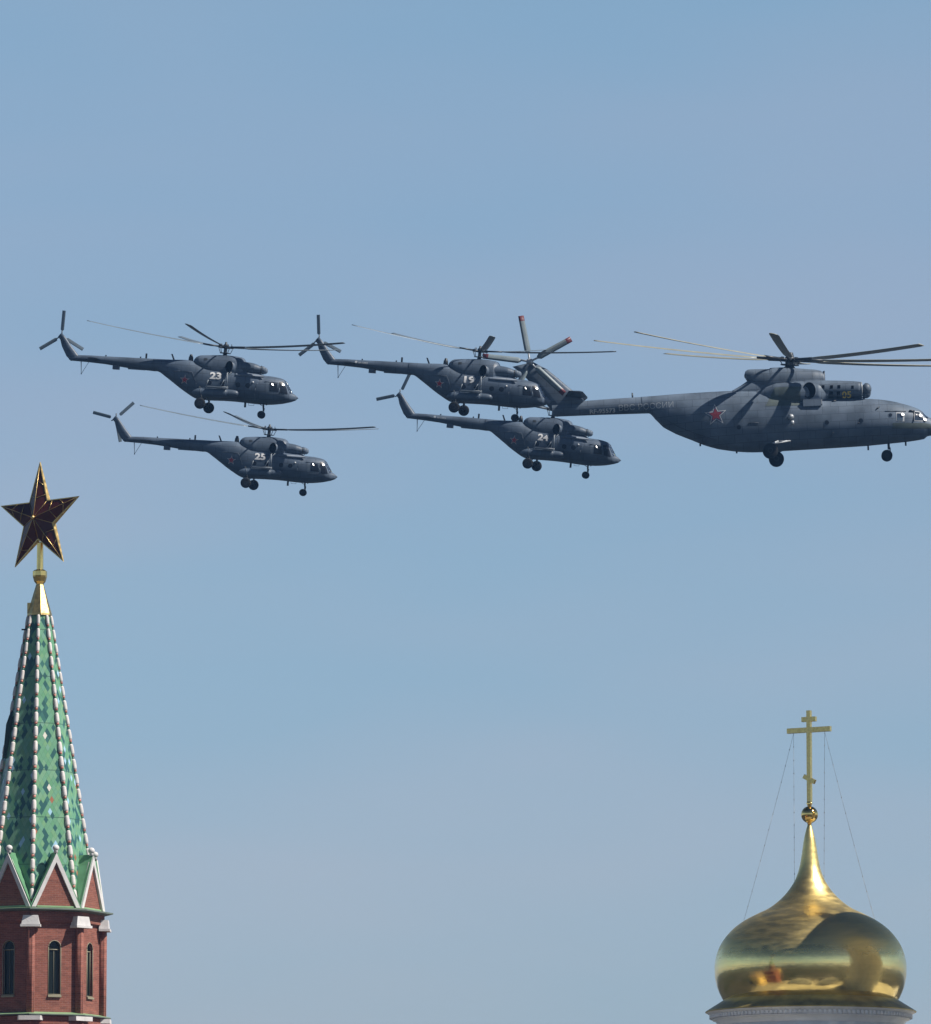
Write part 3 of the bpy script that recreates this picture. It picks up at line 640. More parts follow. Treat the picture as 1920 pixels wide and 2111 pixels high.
    for s_ in (-1, 1):
        V = []
        for (yy, c0, c1, th, dz) in ((.15, -1.1, .7, .1, 0), (2.6, -.75, .35, .05, .08)):
            for (u, v) in ((c1, 0), (c1 * .3, th), (c0, .01), (c0, -.01), (c1 * .3, -th)): V.append((X + u, s_ * yy, Z + v - u * .12 + dz))
        q.mesh(V, [(k, (k + 1) % 5, 5 + (k + 1) % 5, 5 + k) for k in range(5)] + [(4, 3, 2, 1, 0), (5, 6, 7, 8, 9)], 0, False)
    q.build('stabiliser', PAINT2, t)
    # tail rotor on the starboard side
    X, Z = L(1092, 744.5, .7); tr = B(); tr.lathe((0, 0, 0), [(.5, .2), (.1, .3), (-.1, .25), (-.2, .14), (-.28, .05)], 18, 0, 'Y')
    for k in range(5):
        a = R(95 + 72 * k); tr.tube((0, 0, 0), (.72 * math.cos(a), 0, .72 * math.sin(a)), .08)
    tro = tr.build('tail_rotor', GREYM, t); tro.location = (X, -.75, Z)
    for k in range(5):
        b = B(); V = []; secs = ((.7, .2), (.95, .5), (2.2, .48), (3.38, .46), (3.82, .45))
        for (r, cc) in secs:
            for (u, h) in ((-.5, 0), (-.25, .035), (.1, .04), (.5, 0), (.1, -.03), (-.25, -.03)): V.append((r, -u * cc * .3 + h, u * cc))
        b.mesh(V, [(i * 6 + j, i * 6 + (j + 1) % 6, (i + 1) * 6 + (j + 1) % 6, (i + 1) * 6 + j) for i in range(3) for j in range(6)] + [(5, 4, 3, 2, 1, 0)], 0, True)
        b.mesh(V, [(18 + j, 18 + (j + 1) % 6, 24 + (j + 1) % 6, 24 + j) for j in range(6)] + [tuple(range(24, 30))], 1, True)
        o = b.build('tail_rotor_blade', [BLADEL, REDP], tro); o.rotation_euler = (0, -R(95 + 3 + 72 * k), 0)
    # main rotor
    X, Z = L(1629, 740); mr = B()
    mr.lathe((0, 0, -1.0), [(0, .55), (.35, .5), (.5, .36), (.9, .38), (1.2, .42), (1.3, .3), (1.5, .24), (1.62, .22), (1.64, .05)], 22)
    mr.lathe((0, 0, -.45), [(0, .2), (.02, .75), (.1, .75), (.12, .2)], 24)
    for k in range(8):
        a = R(45 * k + 6); c, s_ = math.cos(-a), math.sin(-a)
        mr.tube((c * .2, s_ * .2, 0), (c * 1.1, s_ * 1.1, .05), .15, .13); mr.tube((c * .6 + s_ * .2, s_ * .6 - c * .2, -.4), (c * .9 + s_ * .3, s_ * .9 - c * .3, .05), .035)
        mr.box((c * .8, s_ * .8, .12), (.25, .25, .2))
    mro = mr.build('main_rotor', DARKM, t); mro.location = (X, 0, Z); mro.rotation_euler = (R(4.8), R(6.0), 0)
    bb_ = blade_mesh(2.7, 16.0, .82, .075, R(2.1), .3, R(11), R(6), (1.0, .12, .1)); first = bb_.build('rotor_blade', [BLADEH, DARKM], mro)
    bl = [first]
    for k in range(7):
        o = first.copy(); COL.objects.link(o); bl.append(o)
    for k, o in enumerate(bl): o.rotation_euler = (0, 0, -R(5.5 + 45 * k))
    return t
hv = make_heavy(); hv.location = (25.27, 504.0, 80.4); hv.rotation_euler = Euler((R(.5), R(-2.65), R(-2.5)), 'XYZ'); hv.scale = (.966,) * 3
tag(hv, 'huge grey heavy-lift helicopter with red star, its nose cut by the right edge', 'helicopter')

# ================================================================== TOWER
def brick_mat(name, c1, c2, mortar, w_=.24, h_=.075):
    m = bpy.data.materials.new(name); m.use_nodes = True; t = m.node_tree; b = t.nodes['Principled BSDF']; b.inputs['Roughness'].default_value = .85
    uv = t.nodes.new('ShaderNodeUVMap'); br = t.nodes.new('ShaderNodeTexBrick'); br.inputs['Scale'].default_value = 1
    br.inputs['Brick Width'].default_value = w_; br.inputs['Row Height'].default_value = h_; br.inputs['Mortar Size'].default_value = .008; br.inputs['Mortar Smooth'].default_value = .2
    br.inputs['Color1'].default_value = (*c1, 1); br.inputs['Color2'].default_value = (*c2, 1); br.inputs['Mortar'].default_value = (*mortar, 1)
    n = t.nodes.new('ShaderNodeTexNoise'); n.inputs['Scale'].default_value = 2.2; n.inputs['Detail'].default_value = 7; n.inputs['Roughness'].default_value = .65
    r = t.nodes.new('ShaderNodeValToRGB'); r.color_ramp.elements[0].position = .3; r.color_ramp.elements[1].position = .72
    r.color_ramp.elements[0].color = (.68, .62, .6, 1); r.color_ramp.elements[1].color = (1.25, 1.2, 1.2, 1)
    mp = t.nodes.new('ShaderNodeMapping'); mp.inputs['Scale'].default_value = (1, 2.4, 1)
    mm = t.nodes.new('ShaderNodeMix'); mm.data_type = 'RGBA'; mm.blend_type = 'MULTIPLY'; mm.inputs[0].default_value = 1
    t.links.new(uv.outputs[0], br.inputs['Vector']); t.links.new(uv.outputs[0], mp.inputs[0]); t.links.new(mp.outputs[0], n.inputs['Vector']); t.links.new(n.outputs['Fac'], r.inputs[0])
    t.links.new(br.outputs[0], mm.inputs[6]); t.links.new(r.outputs[0], mm.inputs[7]); t.links.new(mm.outputs[2], b.inputs['Base Color'])
    bp = t.nodes.new('ShaderNodeBump'); bp.inputs['Strength'].default_value = .5; bp.inputs['Distance'].default_value = .01
    t.links.new(br.outputs['Fac'], bp.inputs['Height']); bp.invert = True; t.links.new(bp.outputs[0], b.inputs['Normal'])
    return m
BRICK = brick_mat('red_brick', (.235, .076, .05), (.17, .052, .035), (.255, .135, .105))

def tile_mat():
    m = bpy.data.materials.new('glazed_green_tiles'); m.use_nodes = True; t = m.node_tree; b = t.nodes['Principled BSDF']
    nd = t.nodes.new; lk = t.links.new
    uv = nd('ShaderNodeUVMap'); sp = nd('ShaderNodeSeparateXYZ'); lk(uv.outputs[0], sp.inputs[0])
    def mth(op, a, b_=None, v=None):
        x = nd('ShaderNodeMath'); x.operation = op
        if hasattr(a, 'links') or hasattr(a, 'is_linked'): lk(a, x.inputs[0])
        else: x.inputs[0].default_value = a
        if b_ is not None:
            if hasattr(b_, 'is_linked'): lk(b_, x.inputs[1])
            else: x.inputs[1].default_value = b_
        return x.outputs[0]
    # rhombic tiles: 0.17 m wide, 0.30 m tall
    U = mth('DIVIDE', sp.outputs[0], .19); V = mth('DIVIDE', sp.outputs[1], .34)
    A = mth('ADD', U, V); D = mth('SUBTRACT', U, V); fa = mth('FLOOR', A); fd = mth('FLOOR', D)
    cb = nd('ShaderNodeCombineXYZ'); lk(fa, cb.inputs[0]); lk(fd, cb.inputs[1]); lk(sp.outputs[2], cb.inputs[2])
    wn = nd('ShaderNodeTexWhiteNoise'); wn.noise_dimensions = '3D'; lk(cb.outputs[0], wn.inputs['Vector'])
    # darker and lighter fields are a few tiles large
    ns = nd('ShaderNodeTexNoise'); ns.inputs['Scale'].default_value = .42; ns.inputs['Detail'].default_value = 1; lk(cb.outputs[0], ns.inputs['Vector'])
    mixv = mth('ADD', mth('MULTIPLY', wn.outputs['Value'], .42), mth('MULTIPLY', ns.outputs['Fac'], .58))
    r = nd('ShaderNodeValToRGB'); r.color_ramp.interpolation = 'CONSTANT'; e = r.color_ramp.elements
    cols = [(0, (.02, .09, .085)), (.385, (.035, .13, .11)), (.41, (.11, .28, .15)), (.46, (.125, .29, .17)), (.50, (.12, .285, .165)), (.55, (.15, .31, .16)), (.60, (.13, .30, .19)), (.66, (.16, .32, .19)), (.74, (.15, .31, .22))]
    e[0].position = 0; e[0].color = (*cols[0][1], 1); e[1].position = cols[1][0]; e[1].color = (*cols[1][1], 1)
    for p, c in cols[2:]: x = e.new(p); x.color = (*c, 1)
    lk(mixv, r.inputs[0])
    r2 = nd('ShaderNodeValToRGB'); r2.color_ramp.interpolation = 'CONSTANT'; e = r2.color_ramp.elements
    e[0].position = 0; e[0].color = (.30, .12, .06, 1); e[1].position = .3; e[1].color = (.3, .5, .62, 1); x = e.new(.8); x.color = (.6, .58, .5, 1)
    lk(wn.outputs['Color'], r2.inputs[0])
    wn2 = nd('ShaderNodeTexWhiteNoise'); wn2.noise_dimensions = '4D'; lk(cb.outputs[0], wn2.inputs['Vector']); wn2.inputs['W'].default_value = 3.3
    gt = mth('GREATER_THAN', wn2.outputs['Value'], .972)
    mm = nd('ShaderNodeMix'); mm.data_type = 'RGBA'; lk(gt, mm.inputs[0]); lk(r.outputs[0], mm.inputs[6]); lk(r2.outputs[0], mm.inputs[7])
    # tile seams and the horizontal lap seams
    fr = mth('FRACT', A); fr2 = mth('FRACT', D); e1 = mth('LESS_THAN', fr, .07); e2 = mth('LESS_THAN', fr2, .07); e3 = mth('LESS_THAN', mth('FRACT', mth('DIVIDE', sp.outputs[1], 2.0)), .018)
    seam = mth('MAXIMUM', mth('MULTIPLY', mth('MAXIMUM', e1, e2), .35), mth('MULTIPLY', e3, .75))
    m3 = nd('ShaderNodeMix'); m3.data_type = 'RGBA'; lk(seam, m3.inputs[0]); lk(mm.outputs[2], m3.inputs[6]); m3.inputs[7].default_value = (.02, .06, .05, 1)
    lk(m3.outputs[2], b.inputs['Base Color']); b.inputs['Roughness'].default_value = .28; b.inputs['Specular IOR Level'].default_value = .55
    bp = nd('ShaderNodeBump'); bp.inputs['Strength'].default_value = .4; bp.inputs['Distance'].default_value = .02; lk(wn.outputs['Value'], bp.inputs['Height']); lk(bp.outputs[0], b.inputs['Normal'])
    return m
TILE = tile_mat()
GREEN = mat('green_painted_roof', (.10, .25, .13), .5, var=.15, vscale=2)
LGREEN = mat('pale_green_sheet_metal', (.2, .32, .17), .5, var=.15)
EDGE = mat('grey_green_edge', (.10, .13, .11), .6, var=.2)
WSTONE = mat('white_stone', (.54, .52, .515), .7, var=.12, vscale=3, bump=.15, bscale=12)
BEADW = mat('white_glazed_bead', (.56, .525, .505), .4, var=.1, vscale=5)
BEADR = mat('terracotta_bead', (.38, .15, .115), .5, var=.3, vscale=6)
BEADG = mat('green_bead', (.06, .18, .11), .4, var=.3, vscale=6)
GOLD = mat('gilded_metal', (.80, .58, .20), .2, metal=1.0, var=.12, vscale=3, bump=.06, bscale=5)
GOLDR = mat('old_gilding', (.58, .42, .17), .4, metal=1.0, var=.25, vscale=6, bump=.1, bscale=9)
RUBY = mat('dark_ruby_glass', (.07, .014, .010), .35, spec=.3, var=.5, vscale=.8)
WGLASS = mat('window_glass', (.008, .012, .011), .2, spec=.2)
WFRAME = mat('cream_window_frame', (.24, .22, .15), .6)

TD = 270.0; TB = at(76, 1880, TD); TS = scale_at(TB); K = 1 / TS
TH = R(-5.0) + math.atan2(-TB.x, TB.y)          # vertex azimuth, measured from the viewer
AX = TB.x
tz = lambda y: at(76, y, TD).z
def pol(r, th, z):       # radius in px, th: azimuth from viewer towards +X, z metres
    return Vector((AX + r * K * math.sin(th), TD - r * K * math.cos(th), z))
tower = empty('kremlin_tower', (0, 0, 0)); tag(tower, 'red brick tower with green tiled spire topped by a ruby star', 'tower')
def octa(b, r0, z0, r1, z1, m=0, sides=8, th0=None, uvoff=0.0):
    th0 = TH if th0 is None else th0
    for k in range(sides):
        a, c = th0 + k * 2 * math.pi / sides, th0 + (k + 1) * 2 * math.pi / sides
        p = [pol(r0, a, z0), pol(r0, c, z0), pol(r1, c, z1), pol(r1, a, z1)]
        w0 = (p[1] - p[0]).length; w1 = (p[3] - p[2]).length; h = ((p[2] + p[3]) / 2 - (p[0] + p[1]) / 2).length; o = k * 7.3 + uvoff
        b.face(p, [(o - w0 / 2, 0), (o + w0 / 2, 0), (o + w1 / 2, h), (o - w1 / 2, h)], m)
SY = lambda y: 22.3 + .1645 * (y - 1268)
# spire
b = B(); octa(b, SY(1890), tz(1890), SY(1268), tz(1268)); b.build('spire_roof', TILE, tower)
# ribs of glazed beads along every edge
for k in range(8):
    th = TH + k * math.pi / 4; b = B(); y = 1270.0; i = 0
    def rp(yy, out=1.2): return pol(SY(yy) + out, th, tz(yy))
    while y < 1872:
        f = .8 + .35 * min(1, (y - 1268) / 300); wl = 22 * f ** .3 * 1.0; rl = 4.2; gl = 3.6; rad = (4.1 * f + .3) * K
        d = (rp(y + wl) - rp(y)).normalized()
        a0_, a1 = rp(y), rp(y + wl)
        pr = smooth_pts([(0, .55), (.12, .9), (.5, 1.0), (.85, .95), (1, .6)], 2)
        jit = random.uniform(-.35, .35)
        for u, v in zip(pr, pr[1:]): b.tube(a0_.lerp(a1, u[0]), a0_.lerp(a1, v[0]), rad * u[1] * (1 + .06 * jit), rad * v[1] * (1 + .06 * jit), 10, 0, caps=False)
        b.tube(rp(y + wl - 1), rp(y + wl + rl), rad * .72, rad * .66, 10, 1); b.tube(rp(y + wl + rl), rp(y + wl + rl + gl), rad * .62, rad * .62, 10, 2)
        y += wl + rl + gl; i += 1
    b.build('beaded_rib', [BEADW, BEADR, BEADG], tower)
# gables
zA, zB = tz(1769), tz(1880); hh = zA - zB
gab_first = None
def gable(k):
    th = TH + (k + .5) * math.pi / 4; n = Vector((math.sin(th), -math.cos(th), 0)); e = Vector((math.cos(th), math.sin(th), 0)); o = Vector((AX, TD, 0))
    def G(u, a, z): return o + n * (a * K) + e * (u * K) + Vector((0, 0, z))
    A0 = 131.0; W = 52.0
    b = B(); sl_ = hh / W
    # brick field, recessed
    def zz(px): return zA - px * K
    p = [G(-46, A0 - 5, zB), G(46, A0 - 5, zB), G(0, A0 - 5, zB + hh * 46 / W)]
    b.face(p, [(-46 * K, 0), (46 * K, 0), (0, hh * 46 / W)])
    g = b.build('gable', BRICK, tower, weld=False)
    # white raking bands (solid bars)
    t_ = 8.8
    wb = B()
    for s_ in (-1, 1):
        o1 = (s_ * W, zB); o2 = (0, zA); i1 = (s_ * (W - t_), zB); i2 = (0, zA - hh * t_ / W * 1.0)
        f = [G(o1[0], A0, o1[1]), G(i1[0], A0, i1[1]), G(i2[0], A0, i2[1]), G(o2[0], A0, o2[1])]
        r_ = [G(o1[0], A0 - 9, o1[1]), G(i1[0], A0 - 9, i1[1]), G(i2[0], A0 - 9, i2[1]), G(o2[0], A0 - 9, o2[1])]
        wb.mesh(f + r_, [(0, 1, 2, 3), (7, 6, 5, 4), (0, 4, 5, 1), (1, 5, 6, 2), (3, 7, 4, 0)], 0, False)
    wb.build('raking_band', WSTONE, g, weld=False)
    # green roof slopes back into the spire
    rb = B(); lift = .05
    for s_ in (-1, 1):
        fr = [G(0, A0 - 3, zA + lift), G(s_ * (W + 3), A0 - 3, zB + lift - .02)]; bk = [G(0, 84, zA + lift), G(s_ * (W - 8), 96, zB + lift - .02)]
        fr2 = [v - Vector((0, 0, .09)) for v in fr]; bk2 = [v - Vector((0, 0, .09)) for v in bk]
        V = [fr[0], fr[1], bk[1], bk[0], fr2[0], fr2[1], bk2[1], bk2[0]]
        rb.mesh(V, [(0, 1, 2, 3), (7, 6, 5, 4), (0, 4, 5, 1), (1, 5, 6, 2), (3, 7, 4, 0)], 0, False)
    rb.build('gable_roof', GREEN, g, weld=False)
    fb = B(); c = G(0, A0 - 6, tz(1758.5)); fb.sphere(c, 6.9 * K, 0, 18, 12, (1, 1, .95)); fb.tube(c - Vector((0, 0, 11 * K)), c, 4.5 * K, 4 * K, 10); fb.build('finial_ball', WSTONE, g)
    # stepped footing of the field
    sb = B(); 
    for (u0, u1, a, z0, z1) in ((-40, 40, A0 - 2.5, 0, 3), ):
        sb.mesh([G(u0, a, zB), G(u1, a, zB), G(u1, a, zB + z1 * K), G(u0, a, zB + z1 * K), G(u0, A0 - 5, zB), G(u1, A0 - 5, zB), G(u1, A0 - 5, zB + z1 * K), G(u0, A0 - 5, zB + z1 * K)], [(0, 1, 2, 3), (3, 2, 6, 7), (0, 3, 7, 4), (1, 5, 6, 2)], 0, False)
    sb.build('gable_sill', LGREEN, g, weld=False)
for k in range(8): gable(k)
# eaves
b = B(); octa(b, 158, tz(1883), 128, tz(1879.5)); octa(b, 158, tz(1886), 158, tz(1883), 1); octa(b, 138, tz(1888.5), 158, tz(1886), 1); b.build('eaves', [LGREEN, EDGE], tower)
# upper frieze, wall, lower frieze
b = B(); octa(b, 140, tz(1909), 140, tz(1887)); octa(b, 133, tz(1911), 140, tz(1909)); b.build('frieze', BRICK, tower)
b = B()
# wall with window openings cut: build each facet as a ring of quads round the opening
zt, zb = tz(1908), tz(2098); WH = 13.2
def facet(k, b):
    th = TH + (k + .5) * math.pi / 4; ap = 133 * math.cos(R(22.5)); n = Vector((math.sin(th), -math.cos(th), 0)); e = Vector((math.cos(th), math.sin(th), 0)); o = Vector((AX, TD, 0))
    def G(u, a, z): return o + n * (a * K) + e * (u * K) + Vector((0, 0, z))
    hw = 133 * math.sin(R(22.5)); zo1, zo0 = tz(1961), tz(2058)
    arch = [(WH * math.cos(a), zo1 + WH * K * math.sin(a)) for a in [math.pi * i / 10 for i in range(11)]]      # right to left
    uvf = lambda u, z: (k * 7.3 + u * K, z)
    def fc(pts, a=ap, m=0): b.face([G(u, a, z) for u, z in pts], [uvf(u, z) for u, z in pts], m)
    fc([(-hw, zb), (-WH, zb), (-WH, zo0), (-WH, zo1), (-WH, zt), (-hw, zt)]); fc([(WH, zb), (hw, zb), (hw, zt), (WH, zt), (WH, zo1), (WH, zo0)])
    fc([(-WH, zb), (WH, zb), (WH, zo0), (-WH, zo0)])
    mid = 5
    for i in range(10):
        (u0, z0), (u1, z1) = arch[i], arch[i + 1]
        fc([(u0, z0), (u0, zt), (u1, zt), (u1, z1)])
    outl = [(-WH, zo0), (WH, zo0), (WH, zo1)] + arch[1:-1] + [(-WH, zo1)]
    for i in range(len(outl)):
        (u0, z0), (u1, z1) = outl[i], outl[(i + 1) % len(outl)]
        b.face([G(u0, ap, z0), G(u1, ap, z1), G(u1, ap - 9, z1), G(u0, ap - 9, z0)], [(0, z0), (.1, z1), (.1, z1), (0, z0)])
    # window in the opening
    wb = B(); wb.face([G(u, ap - 7, z) for u, z in outl]); pane = wb.build('window', WGLASS, tower, weld=False)
    fb = B()
    for i in range(len(outl)):
        (u0, z0), (u1, z1) = outl[i], outl[(i + 1) % len(outl)]; fb.tube(G(u0 * .93, ap - 5.5, z0), G(u1 * .93, ap - 5.5, z1), 0.8 * K, n=6)
        fb.tube(G(u0 * 1.0, ap + .3, z0), G(u1 * 1.0, ap + .3, z1), .8 * K, n=6)
    fb.tube(G(-WH, ap - 5, tz(1966)), G(WH, ap - 5, tz(1966)), 1.2 * K, n=6); fb.tube(G(0, ap - 5.5, tz(1966)), G(0, ap - 5.5, zo0), .35 * K, n=6)
    fb.build('frame', WFRAME, pane)
    sb = B(); sb.mesh([G(u, a, z) for a in (ap - 6, ap + 4) for u in (-WH - 1, WH + 1) for z in (tz(2063.5) , tz(2060) if a > ap else tz(2057))], [(0, 1, 3, 2), (4, 6, 7, 5), (0, 4, 5, 1), (2, 3, 7, 6), (0, 2, 6, 4), (1, 5, 7, 3)], 0, False)
    sb.build('sill', WFRAME, pane)
for k in range(8): facet(k, b)
b.build('wall', BRICK, tower, weld=False, fixn=False)
# corner columns and capitals
for k in range(8):
    th = TH + k * math.pi / 4; n = Vector((math.sin(th), -math.cos(th), 0)); e = Vector((math.cos(th), math.sin(th), 0)); o = Vector((AX, TD, 0))
    def G(u, a, z): return o + n * (a * K) + e * (u * K) + Vector((0, 0, z))
    b = B(); base = G(0, 136.5, 0); b.lathe((base.x, base.y, 0), [(tz(2099), 8.6 * K), (tz(1912), 8.6 * K)], 20, 0, 'Z'); b.build('corner_column', BRICK, tower)
    b = B()
    for (z0, z1, w0, w1, a0_, a1) in ((tz(1916.5), tz(1898), 18.5, 15, 150, 148), (tz(1921.5), tz(1916.5), 20.5, 20.5, 152.5, 152.5)):
        b.mesh([G(-w0, 130, z0), G(w0, 130, z0), G(w0, a0_, z0), G(-w0, a0_, z0), G(-w1, 130, z1), G(w1, 130, z1), G(w1, a1, z1), G(-w1, a1, z1)], [(3, 2, 1, 0), (4, 5, 6, 7), (0, 1, 5, 4), (1, 2, 6, 5), (2, 3, 7, 6), (3, 0, 4, 7)], 0, False)
    b.build('capital', WSTONE, tower)
    b = B(); b.mesh([G(-28, 128, tz(2112)), G(28, 128, tz(2112)), G(22, 154, tz(2112)), G(-22, 154, tz(2112)), G(-28, 128, tz(2103)), G(28, 128, tz(2103)), G(22, 154, tz(2103)), G(-22, 154, tz(2103))], [(3, 2, 1, 0), (4, 5, 6, 7), (0, 1, 5, 4), (1, 2, 6, 5), (2, 3, 7, 6), (3, 0, 4, 7)], 0, False)
    b.build('corner_stone', WSTONE, tower)
b = B(); octa(b, 155, tz(2099), 134, tz(2094)); octa(b, 155, tz(2101), 155, tz(2099), 1); octa(b, 142, tz(2103), 155, tz(2101), 1); b.build('string_course', [LGREEN, EDGE], tower)
b = B(); octa(b, 146, tz(2230), 146, tz(2103)); octa(b, 150, tz(2119), 150, tz(2116)); octa(b, 146, tz(2116), 150, tz(2116)); octa(b, 150, tz(2119), 146, tz(2119)); b.build('lower_tier', BRICK, tower)
# square shaft with merlons down to the ground
b = B(); zs = tz(2230); s0 = 5.2; cx, cy = AX, TD
for k in range(4):
    a = TH + math.pi / 8 + k * math.pi / 2
    p = lambda r, aa, z: Vector((cx + r * math.sin(aa), cy - r * math.cos(aa), z))
    q = [p(s0 * 1.55, a, 0), p(s0 * 1.55, a + math.pi / 2, 0), p(s0 * 1.35, a + math.pi / 2, zs), p(s0 * 1.35, a, zs)]
    b.face(q, [(0, 0), (11, 0), (10, zs), (0, zs)])
    for j in range(6):
        c = q[3].lerp(q[2], (j + .5) / 6); b.box((c.x, c.y, zs + .6), (1.0, .5, 1.3), 0)
b.face([Vector((cx + s0 * 1.35 * math.sin(TH + math.pi / 8 + k * math.pi / 2), cy - s0 * 1.35 * math.cos(TH + math.pi / 8 + k * math.pi / 2), zs)) for k in range(4)], [(0, 0), (10, 0), (10, 10), (0, 10)])
b.build('square_shaft', BRICK, tower, weld=False)
# gilded cap, nut and pole
PXC = AX + (80 - 78) * K * 0
def cap(prof, name, mt=GOLDR, n=8):
    b = B(); b.lathe((AX, TD, 0), [(tz(y), r * K) for y, r in prof], n, 0, 'Z', smooth=False, phase=TH - math.pi / 2 + .2); return b.build(name, mt, tower)
cp = cap([(1270, 26), (1266, 25.5), (1206, 8), (1203, 8)], 'gilded_cap')
bx = B(); bx.box((AX - 21 * K, TD, tz(1254)), (9 * K, 9 * K, 22 * K)); bx.build('cap_bracket', GOLDR, cp)
cap([(1204, 8), (1199, 12), (1190, 14.5), (1187, 15), (1178, 15), (1175, 11)], 'gilded_nut', GOLD)
cap([(1176, 7), (1120, 6.6), (1118, 3)], 'star_pole', GOLD)
b = B(); b.box(pol(31, TH - math.pi / 2.05, tz(1298)), (12 * K, 3 * K, 3 * K)); octa(b, SY(1510) + 1, tz(1560), SY(1470) - 4, tz(1466), th0=TH) if False else None; b.build('lamp_bracket', DARKM, tower)
# small dormer on the hidden left side
dth = TH - math.pi * 3 / 8 - .28; n_ = Vector((math.sin(dth), -math.cos(dth), 0)); e_ = Vector((math.cos(dth), math.sin(dth), 0)); o_ = Vector((AX, TD, 0)); G = lambda u, a, z: o_ + n_ * (a * K) + e_ * (u * K) + Vector((0, 0, z))
b = B(); V = [G(-9, 67, tz(1494)), G(9, 67, tz(1494)), G(-9, 73, tz(1560)), G(9, 73, tz(1560)), G(-11, 45, tz(1470)), G(11, 45, tz(1470)), G(-11, 50, tz(1580)), G(11, 50, tz(1580)), G(0, 58, tz(1468)), G(0, 40, tz(1462))]
b.mesh(V, [(0, 1, 3, 2), (0, 8, 1), (0, 4, 9, 8), (1, 8, 9, 5), (0, 2, 6, 4), (1, 5, 7, 3), (2, 3, 7, 6)], 0, False); b.build('dormer', mat('shaded_green_sheet', (.02, .05, .045), .6), tower)  # the dormer's shade is put into its dark green colour
# star
st = empty('star', (AX - 1.6 * K, TD, tz(1069)), tower); RS = 119 * K; D_ = 20 * K; rin = RS * .375
def outline(r, ri):
    return [(-(r if k % 2 == 0 else ri) * math.sin(R(36 * k)), (r if k % 2 == 0 else ri) * math.cos(R(36 * k))) for k in range(10)]
O = outline(RS * .97, rin * .97); b = B(); dd = 3.5 * K; dk = lambda k: (.8 if k % 2 == 0 else 3.8) * K
for s_ in (-1, 1):
    for k in range(10):
        (x0, z0), (x1, z1) = O[k], O[(k + 1) % 10]
        if s_ < 0: b.face([(0, -D_, 0), (x0, -dk(k), z0), (x1, -dk(k + 1), z1)])
        else: b.face([(0, D_, 0), (x1, dk(k + 1), z1), (x0, dk(k), z0)])
for k in range(10):
    (x0, z0), (x1, z1) = O[k], O[(k + 1) % 10]; b.face([(x0, -dk(k), z0), (x0, dk(k), z0), (x1, dk(k + 1), z1), (x1, -dk(k + 1), z1)])
gl = b.build('ruby_facets', RUBY, st, weld=False)
b = B(); O1 = outline(RS, rin * 1.0); dr = 7 * K; dj = lambda k: (1.2 if k % 2 == 0 else 4.8) * K
O2 = outline(RS * .945, rin * .94)
for k in range(10):
    (x0, z0), (x1, z1) = O1[k], O1[(k + 1) % 10]; (u0, w0), (u1, w1) = O2[k], O2[(k + 1) % 10]
    e0, e1 = dj(k), dj(k + 1)
    b.mesh([(x0, -e0, z0), (x1, -e1, z1), (x1, e1, z1), (x0, e0, z0), (u0, -e0, w0), (u1, -e1, w1), (u1, e1, w1), (u0, e0, w0)], [(0, 1, 2, 3), (0, 4, 5, 1), (3, 2, 6, 7), (4, 7, 6, 5)], 0, False)
b.build('gilded_rim', GOLDR, st, weld=False)
b = B()
for s_ in (-1, 1):
    c = Vector((0, s_ * D_ * 1.02, 0))
    for k in range(10):
        p = Vector((O[k][0], s_ * dk(k) * 1.15, O[k][1])); p2 = Vector((O[(k + 1) % 10][0], s_ * dk(k + 1) * 1.15, O[(k + 1) % 10][1])); b.tube(c, p, .65 * K, n=6)
        if k % 2 == 0:
            pm = Vector((O[(k - 1) % 10][0], s_ * dk(k + 1) * 1.15, O[(k - 1) % 10][1]))
            for f in (.36, .68):
                m_ = c.lerp(p, f); b.tube(m_, p2.lerp(p, f * .75 - .1), .55 * K, n=6); b.tube(m_, pm.lerp(p, f * .75 - .1), .55 * K, n=6)
    b.sphere((0, s_ * (D_ + 1 * K), 0), 4.2 * K)
b.build('gilded_ribs', GOLDR, st)
st.rotation_euler = (0, 0, -R(40.3))

